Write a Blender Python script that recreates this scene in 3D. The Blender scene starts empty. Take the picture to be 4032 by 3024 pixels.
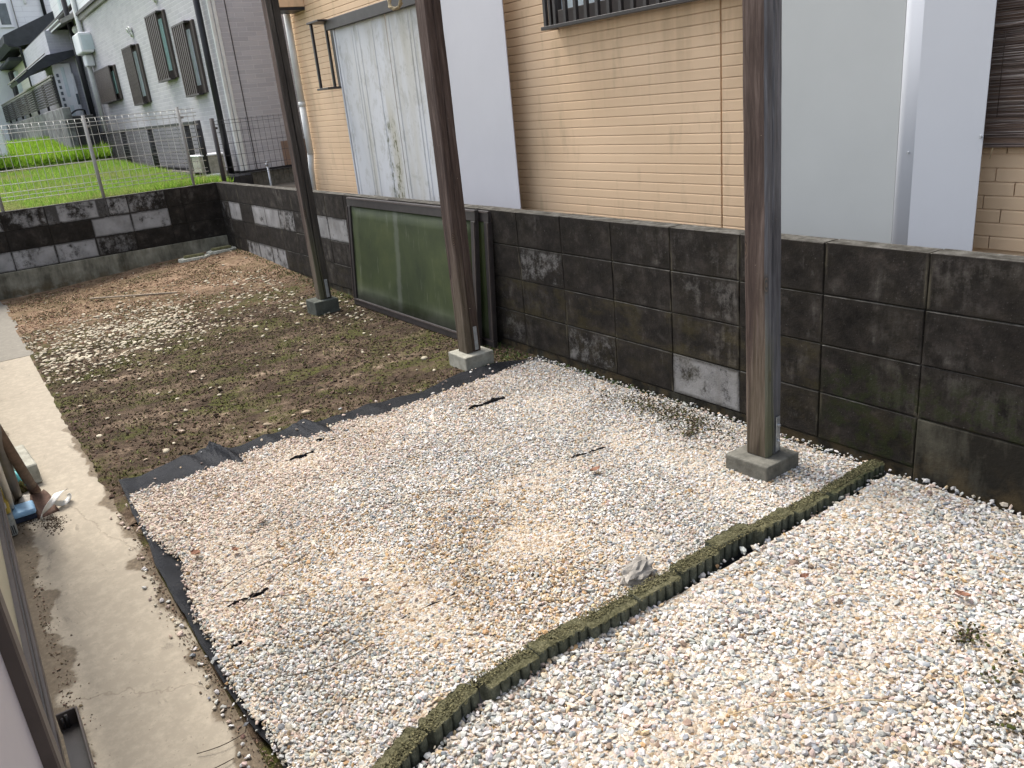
import bpy, bmesh, math, random
import numpy as np
from mathutils import Vector, Matrix, noise as mnoise

random.seed(7)
RNG = np.random.default_rng(11)
scene = bpy.context.scene
COL = scene.collection
rad = math.radians

# ------------------------------------------------------------------ camera
cam_data = bpy.data.cameras.new('camera')
cam = bpy.data.objects.new('camera', cam_data)
COL.objects.link(cam)
right = Vector((0.57559, 0.81233, -0.09385))
yaw, pit, rol = 2.55819, -0.34421, 0.10045
fw = Vector((math.cos(pit) * math.cos(yaw), math.cos(pit) * math.sin(yaw), math.sin(pit)))
r0 = fw.cross(Vector((0, 0, 1))).normalized()
d0 = fw.cross(r0)
rgt = math.cos(rol) * r0 + math.sin(rol) * d0
dwn = -math.sin(rol) * r0 + math.cos(rol) * d0
M = Matrix((rgt, -dwn, -fw)).transposed().to_4x4()
M.translation = Vector((2.214, -2.659, 0.631))
cam.matrix_world = M
cam_data.sensor_width = 36
cam_data.lens = 36 * 3173.563 / 4032
cam_data.clip_start = 0.02
cam_data.clip_end = 500
scene.camera = cam

# ------------------------------------------------------------------ light
SUN_DIR = Vector((-0.50, -0.11, 0.86)).normalized()       # towards the sun
world = bpy.data.worlds.new('World')
scene.world = world
world.use_nodes = True
wnt = world.node_tree
for n in list(wnt.nodes):
    wnt.nodes.remove(n)
sky = wnt.nodes.new('ShaderNodeTexSky')
sky.sky_type = 'NISHITA'
sky.sun_disc = False
sky.sun_elevation = math.asin(SUN_DIR.z)
sky.sun_rotation = math.atan2(SUN_DIR.x, SUN_DIR.y)
sky.air_density = 1.0
sky.dust_density = 3.5
sky.ozone_density = 1.0
bg = wnt.nodes.new('ShaderNodeBackground')
bg.inputs['Strength'].default_value = 0.13
wout = wnt.nodes.new('ShaderNodeOutputWorld')
hsv = wnt.nodes.new('ShaderNodeHueSaturation')           # thin high cloud: a paler sky
hsv.inputs['Saturation'].default_value = 0.5
wnt.links.new(sky.outputs[0], hsv.inputs['Color'])
wnt.links.new(hsv.outputs[0], bg.inputs['Color'])
wnt.links.new(bg.outputs[0], wout.inputs['Surface'])
sun_data = bpy.data.lights.new('sun', 'SUN')
sun_data.energy = 1.4
sun_data.angle = rad(18)
sun_data.color = (1.0, 0.95, 0.88)
sun = bpy.data.objects.new('sun', sun_data)
COL.objects.link(sun)
sun.rotation_euler = SUN_DIR.to_track_quat('Z', 'Y').to_euler()
sun.location = (0, 0, 12)
vs = scene.view_settings
vs.view_transform = 'Standard'
vs.look = 'None'
vs.exposure = 1.48
vs.gamma = 1
vs.use_curve_mapping = False


# ------------------------------------------------------------------ material helpers
class NT:
    def __init__(s, name, rough=0.8, metallic=0.0, spec=0.3):
        s.m = bpy.data.materials.new(name)
        s.m.use_nodes = True
        s.t = s.m.node_tree
        s.b = s.t.nodes['Principled BSDF']
        s.b.inputs['Roughness'].default_value = rough
        s.b.inputs['Metallic'].default_value = metallic
        s.b.inputs['Specular IOR Level'].default_value = spec
        s._pos = None

    def new(s, t):
        return s.t.nodes.new(t)

    def link(s, a, b):
        s.t.links.new(a, b)

    def put(s, sock, v):
        if isinstance(v, bpy.types.NodeSocket):
            s.link(v, sock)
        elif isinstance(v, (tuple, list)):
            v = tuple(v)
            sock.default_value = v if len(v) == len(sock.default_value) else v + (1.0,)
        else:
            sock.default_value = v

    def pos(s):
        if s._pos is None:
            s._pos = s.new('ShaderNodeNewGeometry').outputs['Position']
        return s._pos

    def objpos(s):
        return s.new('ShaderNodeTexCoord').outputs['Object']

    def scale(s, v, k):
        n = s.new('ShaderNodeVectorMath')
        n.operation = 'MULTIPLY'
        s.put(n.inputs[0], v)
        n.inputs[1].default_value = k if isinstance(k, tuple) else (k, k, k)
        return n.outputs[0]

    def noise(s, v, sc=1.0, det=4, rough=0.6, dist=0.0):
        n = s.new('ShaderNodeTexNoise')
        s.put(n.inputs['Vector'], v)
        n.inputs['Scale'].default_value = sc
        n.inputs['Detail'].default_value = det
        n.inputs['Roughness'].default_value = rough
        n.inputs['Distortion'].default_value = dist
        return n.outputs['Fac']

    def math(s, op, a, b=0.0, c=0.0, clamp=False):
        n = s.new('ShaderNodeMath')
        n.operation = op
        n.use_clamp = clamp
        for i, v in enumerate((a, b, c)):
            s.put(n.inputs[i], v)
        return n.outputs[0]

    def band(s, f, lo, hi, a=0.0, b=1.0):
        n = s.new('ShaderNodeMapRange')
        n.interpolation_type = 'SMOOTHSTEP'
        s.put(n.inputs['Value'], f)
        n.inputs['From Min'].default_value = lo
        n.inputs['From Max'].default_value = hi
        n.inputs['To Min'].default_value = a
        n.inputs['To Max'].default_value = b
        return n.outputs[0]

    def ramp(s, f, stops):
        n = s.new('ShaderNodeValToRGB')
        s.put(n.inputs[0], f)
        e = n.color_ramp.elements
        while len(e) < len(stops):
            e.new(0.5)
        for el, (p, c) in zip(e, stops):
            el.position = p
            el.color = tuple(c) + (1.0,)
        return n.outputs[0]

    def mix(s, f, a, b, mode='MIX'):
        n = s.new('ShaderNodeMix')
        n.data_type = 'RGBA'
        n.blend_type = mode
        s.put(n.inputs[0], f)
        s.put(n.inputs[6], a)
        s.put(n.inputs[7], b)
        return n.outputs[2]

    def attr(s, name, kind='OBJECT'):
        n = s.new('ShaderNodeAttribute')
        n.attribute_type = kind
        n.attribute_name = name
        return n

    def sep(s, v):
        n = s.new('ShaderNodeSeparateXYZ')
        s.put(n.inputs[0], v)
        return n.outputs

    def comb(s, x, y, z):
        n = s.new('ShaderNodeCombineXYZ')
        for i, v in enumerate((x, y, z)):
            s.put(n.inputs[i], v)
        return n.outputs[0]

    def bump(s, h, strength=0.4, dist=0.01):
        n = s.new('ShaderNodeBump')
        n.inputs['Strength'].default_value = strength
        n.inputs['Distance'].default_value = dist
        s.put(n.inputs['Height'], h)
        s.link(n.outputs[0], s.b.inputs['Normal'])

    def color(s, c):
        s.put(s.b.inputs['Base Color'], c)
        return s

    def rough(s, v):
        s.put(s.b.inputs['Roughness'], v)
        return s


MATS = {}


def plain(name, c, rough=0.7, metallic=0.0, var=0.18, sc=9.0, bump=0.0, bsc=80, spec=0.3):
    """a painted or moulded surface with uneven tone and fine relief"""
    n = NT(name, rough, metallic, spec)
    p = n.pos()
    f = n.noise(p, sc, 5, 0.65)
    lo = tuple(x * (1 - var) for x in c)
    hi = tuple(min(1, x * (1 + var)) for x in c)
    n.color(n.ramp(f, [(0.3, lo), (0.7, hi)]))
    if bump:
        n.bump(n.noise(p, bsc, 4), bump, 0.004)
    MATS[name] = n.m
    return n.m


# concrete blocks: 'tone' (0 black with lichen .. 1 clean grey) and 'moss' are wear of each block
def block_material():
    n = NT('weathered_block', 0.95, spec=0.15)
    p = n.pos()
    tone = n.attr('tone').outputs['Fac']
    moss = n.attr('moss').outputs['Fac']
    big = n.noise(p, 3.2, 5, 0.65, 0.6)
    streak = n.noise(n.scale(p, (16, 16, 1.8)), 1.0, 5, 0.65)
    mid = n.noise(p, 14, 6, 0.72)
    fine = n.noise(p, 130, 3, 0.6)
    f = n.math('MULTIPLY_ADD', big, 1.1, n.math('MULTIPLY', streak, 0.35))
    f = n.math('MULTIPLY_ADD', mid, 1.15, f)
    f = n.math('MULTIPLY_ADD', fine, 0.35, f)
    f = n.math('SUBTRACT', f, 1.475)
    f = n.math('MULTIPLY_ADD', f, 1.15, n.math('MULTIPLY', tone, 0.85))
    mask = n.math('MULTIPLY', n.band(f, 0.22, 0.60), n.band(tone, -0.1, 0.45, 0.12, 1.0))
    dark = n.ramp(n.noise(p, 9, 5, 0.7), [(0.32, (0.0095, 0.0085, 0.0072)), (0.55, (0.0245, 0.021, 0.018)), (0.76, (0.060, 0.050, 0.042))])
    light = n.ramp(n.noise(p, 7, 4, 0.6), [(0.3, (0.18, 0.177, 0.173)), (0.7, (0.33, 0.326, 0.32))])
    light = n.mix(n.band(tone, 0.15, 0.6), (0.075, 0.069, 0.06), light)
    c = n.mix(mask, dark, light)
    wide = n.math('MULTIPLY', n.band(n.noise(p, 1.7, 4, 0.6, 0.8), 0.50, 0.66), n.band(n.math('ADD', n.math('MULTIPLY', mid, .6), n.math('MULTIPLY', streak, .5)), 0.50, 0.68))
    c = n.mix(n.math('MULTIPLY', wide, 0.6), c, (0.125, 0.112, 0.098))
    fl = n.math('MULTIPLY', n.band(streak, 0.58, 0.72), n.band(mid, 0.5, 0.66))
    c = n.mix(n.math('MULTIPLY', fl, 0.5), c, (0.16, 0.15, 0.13))
    # grime gathers along the joints; mortar smears stay pale beside some of them
    ox, oy, oz = n.sep(n.objpos())
    ez = n.band(n.math('ABSOLUTE', oz), 0.074, 0.096)
    ex = n.band(n.math('ABSOLUTE', ox), 0.178, 0.196)
    gr = n.math('MULTIPLY', n.math('MAXIMUM', ex, ez), n.band(n.math('ADD', n.math('MULTIPLY', mid, .7), n.math('MULTIPLY', big, .5)), 0.45, 0.66))
    c = n.mix(n.math('MULTIPLY', gr, 0.85), c, (0.022, 0.019, 0.016))
    px = n.sep(p)[0]
    jd = n.math('ABSOLUTE', n.math('SUBTRACT', n.math('FRACT', n.math('ADD', n.math('DIVIDE', px, 0.4), 0.5)), 0.5))
    sm = n.math('MULTIPLY', n.band(jd, 0.045, 0.012), n.band(n.noise(n.scale(p, (20, 20, 4)), 1.0, 4, .6), 0.50, 0.64))
    c = n.mix(n.math('MULTIPLY', sm, 0.55), c, (0.135, 0.12, 0.085))
    gd = n.math('MULTIPLY', n.band(px, 0.35, 0.5), n.math('MULTIPLY', n.band(n.sep(p)[2], -0.40, -0.50), n.band(mid, 0.46, 0.56)))
    c = n.mix(n.math('MULTIPLY', gd, 0.7), c, (0.020, 0.026, 0.009))
    g = n.math('MULTIPLY', moss, n.band(n.noise(n.scale(p, (5, 5, 9)), 1.0, 5, 0.7), 0.42, 0.66))
    c = n.mix(n.math('MULTIPLY', g, 0.4), c, (0.085, 0.070, 0.025))
    spots = n.band(fine, 0.66, 0.74)
    c = n.mix(n.math('MULTIPLY', spots, 0.35), c, (0.20, 0.19, 0.17))
    # pale mossy capping, with the brightness of upward faces painted into the colour
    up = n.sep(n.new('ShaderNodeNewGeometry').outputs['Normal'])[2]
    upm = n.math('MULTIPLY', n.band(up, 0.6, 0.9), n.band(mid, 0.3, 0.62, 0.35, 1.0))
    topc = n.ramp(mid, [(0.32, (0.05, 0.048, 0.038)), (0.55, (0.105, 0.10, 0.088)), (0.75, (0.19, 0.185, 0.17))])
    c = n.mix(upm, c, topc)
    n.color(c)
    h = n.math('MULTIPLY_ADD', fine, 0.5, n.math('MULTIPLY', mid, 0.8))
    n.bump(h, 0.75, 0.006)
    MATS['block'] = n.m


def footing_material():
    n = NT('old_footing', 0.95, spec=0.15)
    p = n.pos()
    streak = n.noise(n.scale(p, (11, 11, 2.5)), 1.0, 5, 0.65)
    big = n.noise(p, 4.0, 5, 0.65)
    tone = n.attr('tone').outputs['Fac']
    f = n.math('ADD', n.math('MULTIPLY', streak, 0.6), n.math('MULTIPLY', big, 0.6))
    f = n.math('ADD', f, n.math('SUBTRACT', tone, 0.55))
    c = n.ramp(f, [(0.3, (0.02, 0.018, 0.014)), (0.5, (0.085, 0.08, 0.06)), (0.68, (0.21, 0.20, 0.155)), (0.85, (0.33, 0.315, 0.26))])
    z = n.sep(p)[2]
    g = n.math('MULTIPLY', n.band(z, -0.68, -0.86), n.band(n.noise(p, 9, 4), 0.42, 0.62))
    c = n.mix(n.math('MULTIPLY', g, 0.8), c, (0.085, 0.062, 0.032))
    n.color(c)
    n.bump(n.noise(p, 60, 5, 0.7), 0.6, 0.006)
    MATS['footing'] = n.m


def soil_material():
    n = NT('bare_soil', 0.97, spec=0.1)
    p = n.pos()
    st = n.scale(p, (1.6, 0.9, 1))
    a = n.noise(st, 2.2, 6, 0.72, 0.5)
    b = n.noise(p, 11, 6, 0.75, 0.4)
    f = n.math('ADD', n.math('MULTIPLY', a, 0.6), n.math('MULTIPLY', b, 0.5))
    c = n.ramp(f, [(0.38, (0.021, 0.015, 0.010)), (0.50, (0.050, 0.035, 0.024)), (0.60, (0.098, 0.070, 0.048)), (0.70, (0.25, 0.19, 0.135))])
    x = n.sep(p)[0]
    far = n.band(n.math('ADD', x, n.math('MULTIPLY', n.noise(p, 1.5, 4), 2.0)), -3.4, -5.2)
    red = n.ramp(b, [(0.35, (0.13, 0.080, 0.05)), (0.55, (0.27, 0.185, 0.12)), (0.7, (0.38, 0.28, 0.19))])
    c = n.mix(n.math('MULTIPLY', far, 0.75), c, red)
    moss = n.math('MULTIPLY', n.band(n.noise(n.scale(p, (2.2, 1.4, 1)), 1.7, 6, 0.72, 0.4), 0.45, 0.58), n.band(x, -6.5, -4.2, 0.35, 1.0))
    fine = n.noise(p, 42, 4, 0.7)
    mossc = n.ramp(fine, [(0.35, (0.022, 0.026, 0.007)), (0.62, (0.075, 0.080, 0.020)), (0.75, (0.15, 0.14, 0.045))])
    c = n.mix(n.math('MULTIPLY', moss, n.band(fine, 0.3, 0.55, 0.25, 0.8)), c, mossc)
    n.color(c)
    n.bump(n.math('ADD', n.math('MULTIPLY', fine, 0.6), b), 0.9, 0.02)
    MATS['soil'] = n.m


def path_material(name, base, dark):
    n = NT(name, 0.9, spec=0.2)
    p = n.pos()
    big = n.noise(n.scale(p, (1.4, 2.5, 1)), 1.3, 5, 0.6, 0.4)
    mid = n.noise(n.scale(p, (2.2, 6, 1)), 2.0, 5, 0.65, 0.5)
    fine = n.noise(p, 70, 5, 0.7)
    f = n.math('ADD', n.math('MULTIPLY', big, 0.6), n.math('MULTIPLY', mid, 0.45))
    lo = tuple(v * 0.74 for v in base)
    c = n.ramp(f, [(0.30, lo), (0.44, base), (0.75, tuple(v * 1.15 for v in base))])
    grit = n.noise(p, 24, 6, 0.78)
    c = n.mix(n.band(grit, 0.42, 0.60, 0.32, 0.0), c, tuple(v * .62 for v in base))
    c = n.mix(n.band(grit, 0.56, 0.70, 0.0, 0.35), c, tuple(v * 1.3 for v in base))
    spots = n.math('MULTIPLY', n.band(fine, 0.60, 0.68), n.band(grit, 0.42, 0.58))
    c = n.mix(n.math('MULTIPLY', spots, 0.6), c, dark)
    scuff = n.math('MULTIPLY', n.band(n.noise(n.scale(p, (1.2, 3.5, 1)), 2.6, 5, 0.7, 0.8), 0.60, 0.68), n.band(grit, 0.40, 0.56))
    c = n.mix(n.math('MULTIPLY', scuff, 0.55), c, tuple(v * .42 for v in base))
    # mud washed from the bed and from the wall foot, in scallops
    y = n.sep(p)[1]
    wob = n.noise(n.scale(p, (1, 0.8, 1)), 4.6, 3, 0.5, 0.3)
    near = n.band(n.sep(p)[0], -3.3, -2.3)
    edge = n.math('ADD', n.math('ADD', y, n.math('MULTIPLY', wob, 0.26)), n.math('MULTIPLY', grit, 0.05))
    mud = n.band(edge, -2.258, -2.240)
    mudc = n.ramp(fine, [(0.3, (0.05, 0.036, 0.023)), (0.55, (0.105, 0.078, 0.05)), (0.75, (0.22, 0.175, 0.12))])
    c = n.mix(n.math('MULTIPLY', n.math('MULTIPLY', mud, near), 0.85), c, mudc)
    mud2 = n.band(n.math('SUBTRACT', edge, 0.15), -2.702, -2.722)
    c = n.mix(n.math('MULTIPLY', mud2, 0.75), c, mudc)
    # hairline cracks
    vor = n.new('ShaderNodeTexVoronoi')
    vor.feature = 'DISTANCE_TO_EDGE'
    dvec = n.new('ShaderNodeVectorMath')
    dvec.operation = 'ADD'
    n.put(dvec.inputs[0], n.scale(p, (0.42, 0.9, 1)))
    n.put(dvec.inputs[1], n.comb(n.math('MULTIPLY', n.noise(p, 5, 4), 0.18), n.math('MULTIPLY', n.noise(p, 6, 4), 0.1), 0))
    n.put(vor.inputs['Vector'], dvec.outputs[0])
    vor.inputs['Scale'].default_value = 0.8
    crack = n.band(vor.outputs['Distance'], 0.0028, 0.0)
    c = n.mix(n.math('MULTIPLY', crack, 0.35), c, dark)
    n.color(c)
    n.bump(n.math('ADD', fine, n.math('MULTIPLY', crack, -0.5)), 0.35, 0.002)
    MATS[name] = n.m


def fabric_material():
    n = NT('weed_fabric', 0.52, spec=0.3)
    p = n.pos()
    f = n.noise(p, 6, 5, 0.7)
    c = n.ramp(f, [(0.3, (0.008, 0.0092, 0.0125)), (0.6, (0.015, 0.017, 0.0225)), (0.8, (0.034, 0.036, 0.042))])
    dust = n.band(n.noise(p, 22, 6, 0.75), 0.58, 0.72)
    c = n.mix(n.math('MULTIPLY', dust, 0.35), c, (0.10, 0.088, 0.075))
    n.color(c)
    w = n.new('ShaderNodeTexWave')
    n.put(w.inputs['Vector'], p)
    w.inputs['Scale'].default_value = 120
    n.bump(n.math('ADD', n.math('MULTIPLY', w.outputs['Fac'], 0.3), n.noise(n.scale(p, (1, .5, 1)), 14, 5, 0.6, 0.8)), 0.9, 0.02)
    MATS['fabric'] = n.m


def wood_material(name, dark, mid, light, green=0.0):
    n = NT(name, 0.85, spec=0.2)
    p = n.objpos()
    st = n.scale(p, (1, 1, 0.055))
    bend = n.noise(n.scale(p, (3, 3, 1.3)), 1.0, 3, 0.5)
    v = n.new('ShaderNodeVectorMath')
    v.operation = 'ADD'
    n.put(v.inputs[0], st)
    n.put(v.inputs[1], n.comb(n.math('MULTIPLY', bend, 0.055), n.math('MULTIPLY', bend, 0.055), 0))
    g = n.noise(v.outputs[0], 75, 5, 0.7)
    g2 = n.noise(v.outputs[0], 22, 4, 0.6)
    f = n.math('ADD', n.math('MULTIPLY', g, 0.55), n.math('MULTIPLY', g2, 0.5))
    c = n.ramp(f, [(0.36, dark), (0.53, mid), (0.68, light)])
    blot = n.noise(n.scale(p, (5, 5, 1.6)), 1.0, 4, 0.6)
    c = n.mix(n.band(blot, 0.52, 0.72, 0.0, 0.5), c, tuple(x * 0.5 for x in dark))
    vor = n.new('ShaderNodeTexVoronoi')
    n.put(vor.inputs['Vector'], n.scale(p, (9, 9, 3.4)))
    vor.inputs['Scale'].default_value = 1.0
    knot = n.band(vor.outputs['Distance'], 0.16, 0.09)
    kr = n.band(n.math('SINE', n.math('MULTIPLY', vor.outputs['Distance'], 150.0)), -0.5, 0.8)
    c = n.mix(n.math('MULTIPLY', knot, 0.6), c, n.mix(kr, tuple(x * 0.5 for x in dark), (0.12, 0.08, 0.055)))
    z = n.sep(p)[2]
    if green:
        gm = n.math('MULTIPLY', n.band(z, 1.05, 0.05), n.band(g2, 0.40, 0.60))
        c = n.mix(n.math('MULTIPLY', gm, green), c, (0.105, 0.105, 0.045))
    chip = n.band(n.noise(p, 95, 2), 0.745, 0.77)
    c = n.mix(n.math('MULTIPLY', chip, 0.7), c, (0.33, 0.28, 0.22))
    n.color(c)
    n.bump(n.math('SUBTRACT', n.math('ADD', g, g2), knot), 0.6, 0.006)
    MATS[name] = n.m


def siding_material():
    n = NT('cream_siding', 0.75, spec=0.25)
    p = n.pos()
    big = n.noise(n.scale(p, (0.8, 1, 1.2)), 1.2, 4, 0.55)
    mid = n.noise(n.scale(p, (9, 9, 2)), 1.0, 5, 0.6)
    fine = n.noise(n.scale(p, (1, 1, 2.2)), 55, 5, 0.7)
    c = n.ramp(big, [(0.35, (0.65, 0.465, 0.295)), (0.65, (0.74, 0.54, 0.355))])
    grime = n.band(mid, 0.52, 0.72)
    c = n.mix(n.math('MULTIPLY', grime, 0.30), c, (0.30, 0.225, 0.13))
    # window's shadow painted into the siding below the sill, broken into run-off streaks
    x, y, z = n.sep(p)
    under = n.math('MULTIPLY', n.band(x, -2.5, -2.2), n.band(x, 0.4, -0.6))
    under = n.math('MULTIPLY', under, n.band(z, 0.35, 0.95))
    under = n.math('MULTIPLY', under, n.band(n.noise(n.scale(p, (7, 7, 0.8)), 1.0, 4), 0.40, 0.62))
    c = n.mix(n.math('MULTIPLY', under, 0.3), c, (0.26, 0.175, 0.09))
    low = n.math('MULTIPLY', n.band(z, 0.30, -0.25), n.band(big, 0.35, 0.7))  # lower boards darkened: shade of the block wall painted in
    c = n.mix(n.math('MULTIPLY', low, 0.45), c, (0.30, 0.215, 0.115))
    n.color(c)
    n.bump(fine, 0.28, 0.003)
    MATS['siding'] = n.m


def brick_siding(name, c1, c2, mortar, bw=0.24, bh=0.057, rough=0.7):
    n = NT(name, rough, spec=0.25)
    p = n.pos()
    x, y, z = n.sep(p)
    u = n.comb(n.math('ADD', x, y), z, 0.0)
    b = n.new('ShaderNodeTexBrick')
    n.put(b.inputs['Vector'], u)
    n.put(b.inputs['Color1'], c1)
    n.put(b.inputs['Color2'], c2)
    n.put(b.inputs['Mortar'], mortar)
    b.inputs['Scale'].default_value = 1.0
    b.inputs['Mortar Size'].default_value = 0.004
    b.inputs['Mortar Smooth'].default_value = 0.4
    b.inputs['Brick Width'].default_value = bw
    b.inputs['Row Height'].default_value = bh
    f = n.noise(p, 1.6, 4)
    c = n.mix(n.band(f, 0.35, 0.7, 0.0, 0.15), b.outputs['Color'], tuple(v * 0.6 for v in c1))
    n.color(c)
    h = n.math('SUBTRACT', n.math('MULTIPLY', n.noise(p, 45, 4), 0.4), b.outputs['Fac'])
    n.bump(h, 0.6, 0.006)
    MATS[name] = n.m


def stained_sheet_material():
    n = NT('stained_sheet', 0.6, spec=0.3)
    p = n.pos()
    x, y, z = n.sep(p)
    base = n.ramp(n.noise(n.scale(p, (3, 3, 0.5)), 1.0, 4), [(0.3, (0.50, 0.51, 0.52)), (0.7, (0.59, 0.60, 0.61))])
    st = n.noise(n.scale(p, (3.6, 3.6, 0.55)), 1.0, 4, 0.55, 0.4)
    sp = n.noise(n.scale(p, (1, 1, .6)), 9, 7, 0.78, .4)
    dirt = n.math('MULTIPLY', n.band(st, 0.34, 0.74), n.band(x, -5.32, -5.02, 0.1, 1.0))
    c = n.mix(n.math('MULTIPLY', dirt, 0.8), base, (0.40, 0.375, 0.29))
    c = n.mix(n.math('MULTIPLY', n.band(sp, 0.50, 0.62), 0.42), c, (0.31, 0.305, 0.26))
    lane = n.math('MULTIPLY', n.band(x, -4.83, -4.70), n.band(x, -4.50, -4.60))
    lz = n.math('MULTIPLY', lane, n.band(z, 0.62, 0.40))
    lz = n.math('MULTIPLY', lz, n.band(n.noise(n.scale(p, (30, 30, 13)), 1.0, 5, 0.7), 0.50, 0.60))
    c = n.mix(n.math('MULTIPLY', lz, 0.9), c, (0.085, 0.09, 0.03))
    n.color(c)
    n.rough(n.band(sp, 0.3, 0.7, 0.5, 0.75))
    n.bump(sp, 0.12, 0.004)
    MATS['stained_sheet'] = n.m


def green_pane_material():
    n = NT('algae_pane', 0.6, spec=0.25)
    p = n.pos()
    x, y, z = n.sep(p)
    big = n.noise(p, 2.4, 5, 0.6, 0.3)
    st = n.noise(n.scale(p, (26, 26, 3)), 1.0, 5, 0.65)
    c = n.ramp(big, [(0.3, (0.022, 0.032, 0.012)), (0.55, (0.042, 0.056, 0.020)), (0.75, (0.070, 0.082, 0.028))])
    c = n.mix(n.math('MULTIPLY', n.band(st, 0.58, 0.75), 0.45), c, (0.15, 0.16, 0.12))
    # a scraped pale streak and a bare grey patch along the bottom
    wob = n.math('MULTIPLY_ADD', n.noise(n.scale(p, (1, 1, 4)), 3.0, 4), 0.06, x)
    streak = n.math('MULTIPLY', n.band(wob, -3.03, -2.99), n.band(wob, -2.93, -2.965))
    c = n.mix(n.math('MULTIPLY', streak, 0.3), c, (0.17, 0.18, 0.155))
    low = n.math('MULTIPLY', n.band(z, -0.62, -0.80), n.band(big, 0.3, 0.65))
    c = n.mix(n.math('MULTIPLY', low, 0.6), c, (0.16, 0.17, 0.145))
    n.color(c)
    n.bump(n.math('ADD', st, n.math('MULTIPLY', big, 2.0)), 0.15, 0.004)
    MATS['algae_pane'] = n.m


def reed_material():
    n = NT('dry_reed', 0.8, spec=0.2)
    p = n.pos()
    f = n.noise(n.scale(p, (2.5, 2, 190)), 1.0, 3, 0.7)
    c = n.ramp(f, [(0.34, (0.07, 0.05, 0.042)), (0.52, (0.19, 0.145, 0.125)), (0.66, (0.42, 0.38, 0.34))])
    n.color(c)
    n.bump(f, 0.5, 0.004)
    MATS['reed'] = n.m


def vc_material(name, rough=0.85, spec=0.25, fine=60.0, amt=0.18):
    """stones, leaves and blades: each piece has its own colour stored on it"""
    n = NT(name, rough, spec=spec)
    c = n.attr('tint', 'GEOMETRY').outputs['Color']
    f = n.noise(n.pos(), fine, 3, 0.6)
    k = n.band(f, 0.3, 0.7, 1 - amt, 1 + amt)
    m = n.new('ShaderNodeVectorMath')
    m.operation = 'SCALE'
    n.put(m.inputs[0], c)
    n.put(m.inputs['Scale'], k)
    n.color(m.outputs[0])
    MATS[name] = n.m
    return n


def grass_material():
    n = vc_material('grass_blade', 0.7, 0.25, 30, 0.15)
    tr = n.new('ShaderNodeBsdfTranslucent')
    n.link(n.b.inputs['Base Color'].links[0].from_socket, tr.inputs['Color'])
    ms = n.new('ShaderNodeMixShader')
    ms.inputs[0].default_value = 0.45
    n.link(n.b.outputs[0], ms.inputs[1])
    n.link(tr.outputs[0], ms.inputs[2])
    out = n.t.nodes['Material Output']
    n.link(ms.outputs[0], out.inputs['Surface'])


def edging_material():
    n = NT('mossy_concrete', 0.97, spec=0.12)
    p = n.pos()
    f = n.noise(p, 30, 6, 0.75)
    g = n.noise(p, 150, 3, 0.7)
    h = n.math('ADD', n.math('MULTIPLY', f, 0.55), n.math('MULTIPLY', g, 0.5))
    c = n.ramp(h, [(0.36, (0.024, 0.024, 0.012)), (0.5, (0.070, 0.067, 0.036)), (0.61, (0.13, 0.122, 0.072)), (0.76, (0.25, 0.23, 0.15))])
    up = n.sep(n.new('ShaderNodeNewGeometry').outputs['Normal'])[2]
    side = n.ramp(f, [(0.35, (0.055, 0.060, 0.042)), (0.6, (0.12, 0.128, 0.097)), (0.75, (0.19, 0.2, 0.16))])
    c = n.mix(n.band(up, 0.25, 0.7), side, c)
    y = n.sep(p)[1]
    far = n.math('MULTIPLY', n.band(y, -0.75, -0.1), n.band(f, 0.45, 0.6))
    c = n.mix(n.math('MULTIPLY', far, 0.8), c, (0.030, 0.042, 0.015))
    n.color(c)
    n.bump(n.math('ADD', f, n.math('MULTIPLY', g, 0.8)), 0.9, 0.008)
    MATS['edging'] = n.m


def lawn_material():
    n = NT('lawn_soil', 0.95, spec=0.1)
    p = n.pos()
    f = n.noise(p, 3, 6, 0.7)
    c = n.ramp(f, [(0.3, (0.06, 0.12, 0.015)), (0.55, (0.13, 0.22, 0.03)), (0.75, (0.20, 0.24, 0.07))])
    n.color(c)
    n.bump(n.noise(p, 40, 4), 0.6, 0.02)
    MATS['lawn'] = n.m


block_material(); footing_material(); soil_material(); fabric_material(); siding_material()
path_material('near_concrete', (0.31, 0.272, 0.212), (0.12, 0.092, 0.065))
path_material('far_concrete', (0.20, 0.185, 0.155), (0.09, 0.08, 0.065))
wood_material('brown_wood', (0.030, 0.0205, 0.0165), (0.078, 0.055, 0.046), (0.165, 0.125, 0.106), 0.25)
wood_material('grey_wood', (0.055, 0.054, 0.058), (0.125, 0.124, 0.132), (0.23, 0.228, 0.24), 0.75)
wood_material('drab_wood', (0.026, 0.022, 0.019), (0.060, 0.052, 0.045), (0.12, 0.108, 0.095), 0.5)
brick_siding('grey_siding', (0.40, 0.392, 0.415), (0.47, 0.462, 0.48), (0.58, 0.57, 0.585))
brick_siding('lavender_siding', (0.42, 0.42, 0.48), (0.47, 0.47, 0.53), (0.55, 0.55, 0.6))
brick_siding('cream_boards', (0.68, 0.665, 0.58), (0.70, 0.685, 0.60), (0.48, 0.47, 0.41), 3.0, 0.13)
brick_siding('white_boards', (0.74, 0.75, 0.78), (0.76, 0.77, 0.8), (0.5, 0.5, 0.54), 3.0, 0.15)
def fine_gravel_material():
    n = NT('fine_gravel', 0.9, spec=0.2)
    p = n.pos()
    v = n.new('ShaderNodeTexVoronoi')
    n.put(v.inputs['Vector'], p)
    v.inputs['Scale'].default_value = 110
    w = n.sep(v.outputs['Color'])[0]
    c = n.ramp(w, [(0.0, (.24, .175, .12)), (0.4, (.37, .30, .22)), (0.7, (.45, .40, .33)), (1.0, (.34, .33, .31))])
    n.color(c)
    n.bump(n.math('MULTIPLY', v.outputs['Distance'], -1.0), 1.0, 0.006)
    MATS['fine_gravel'] = n.m


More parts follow.
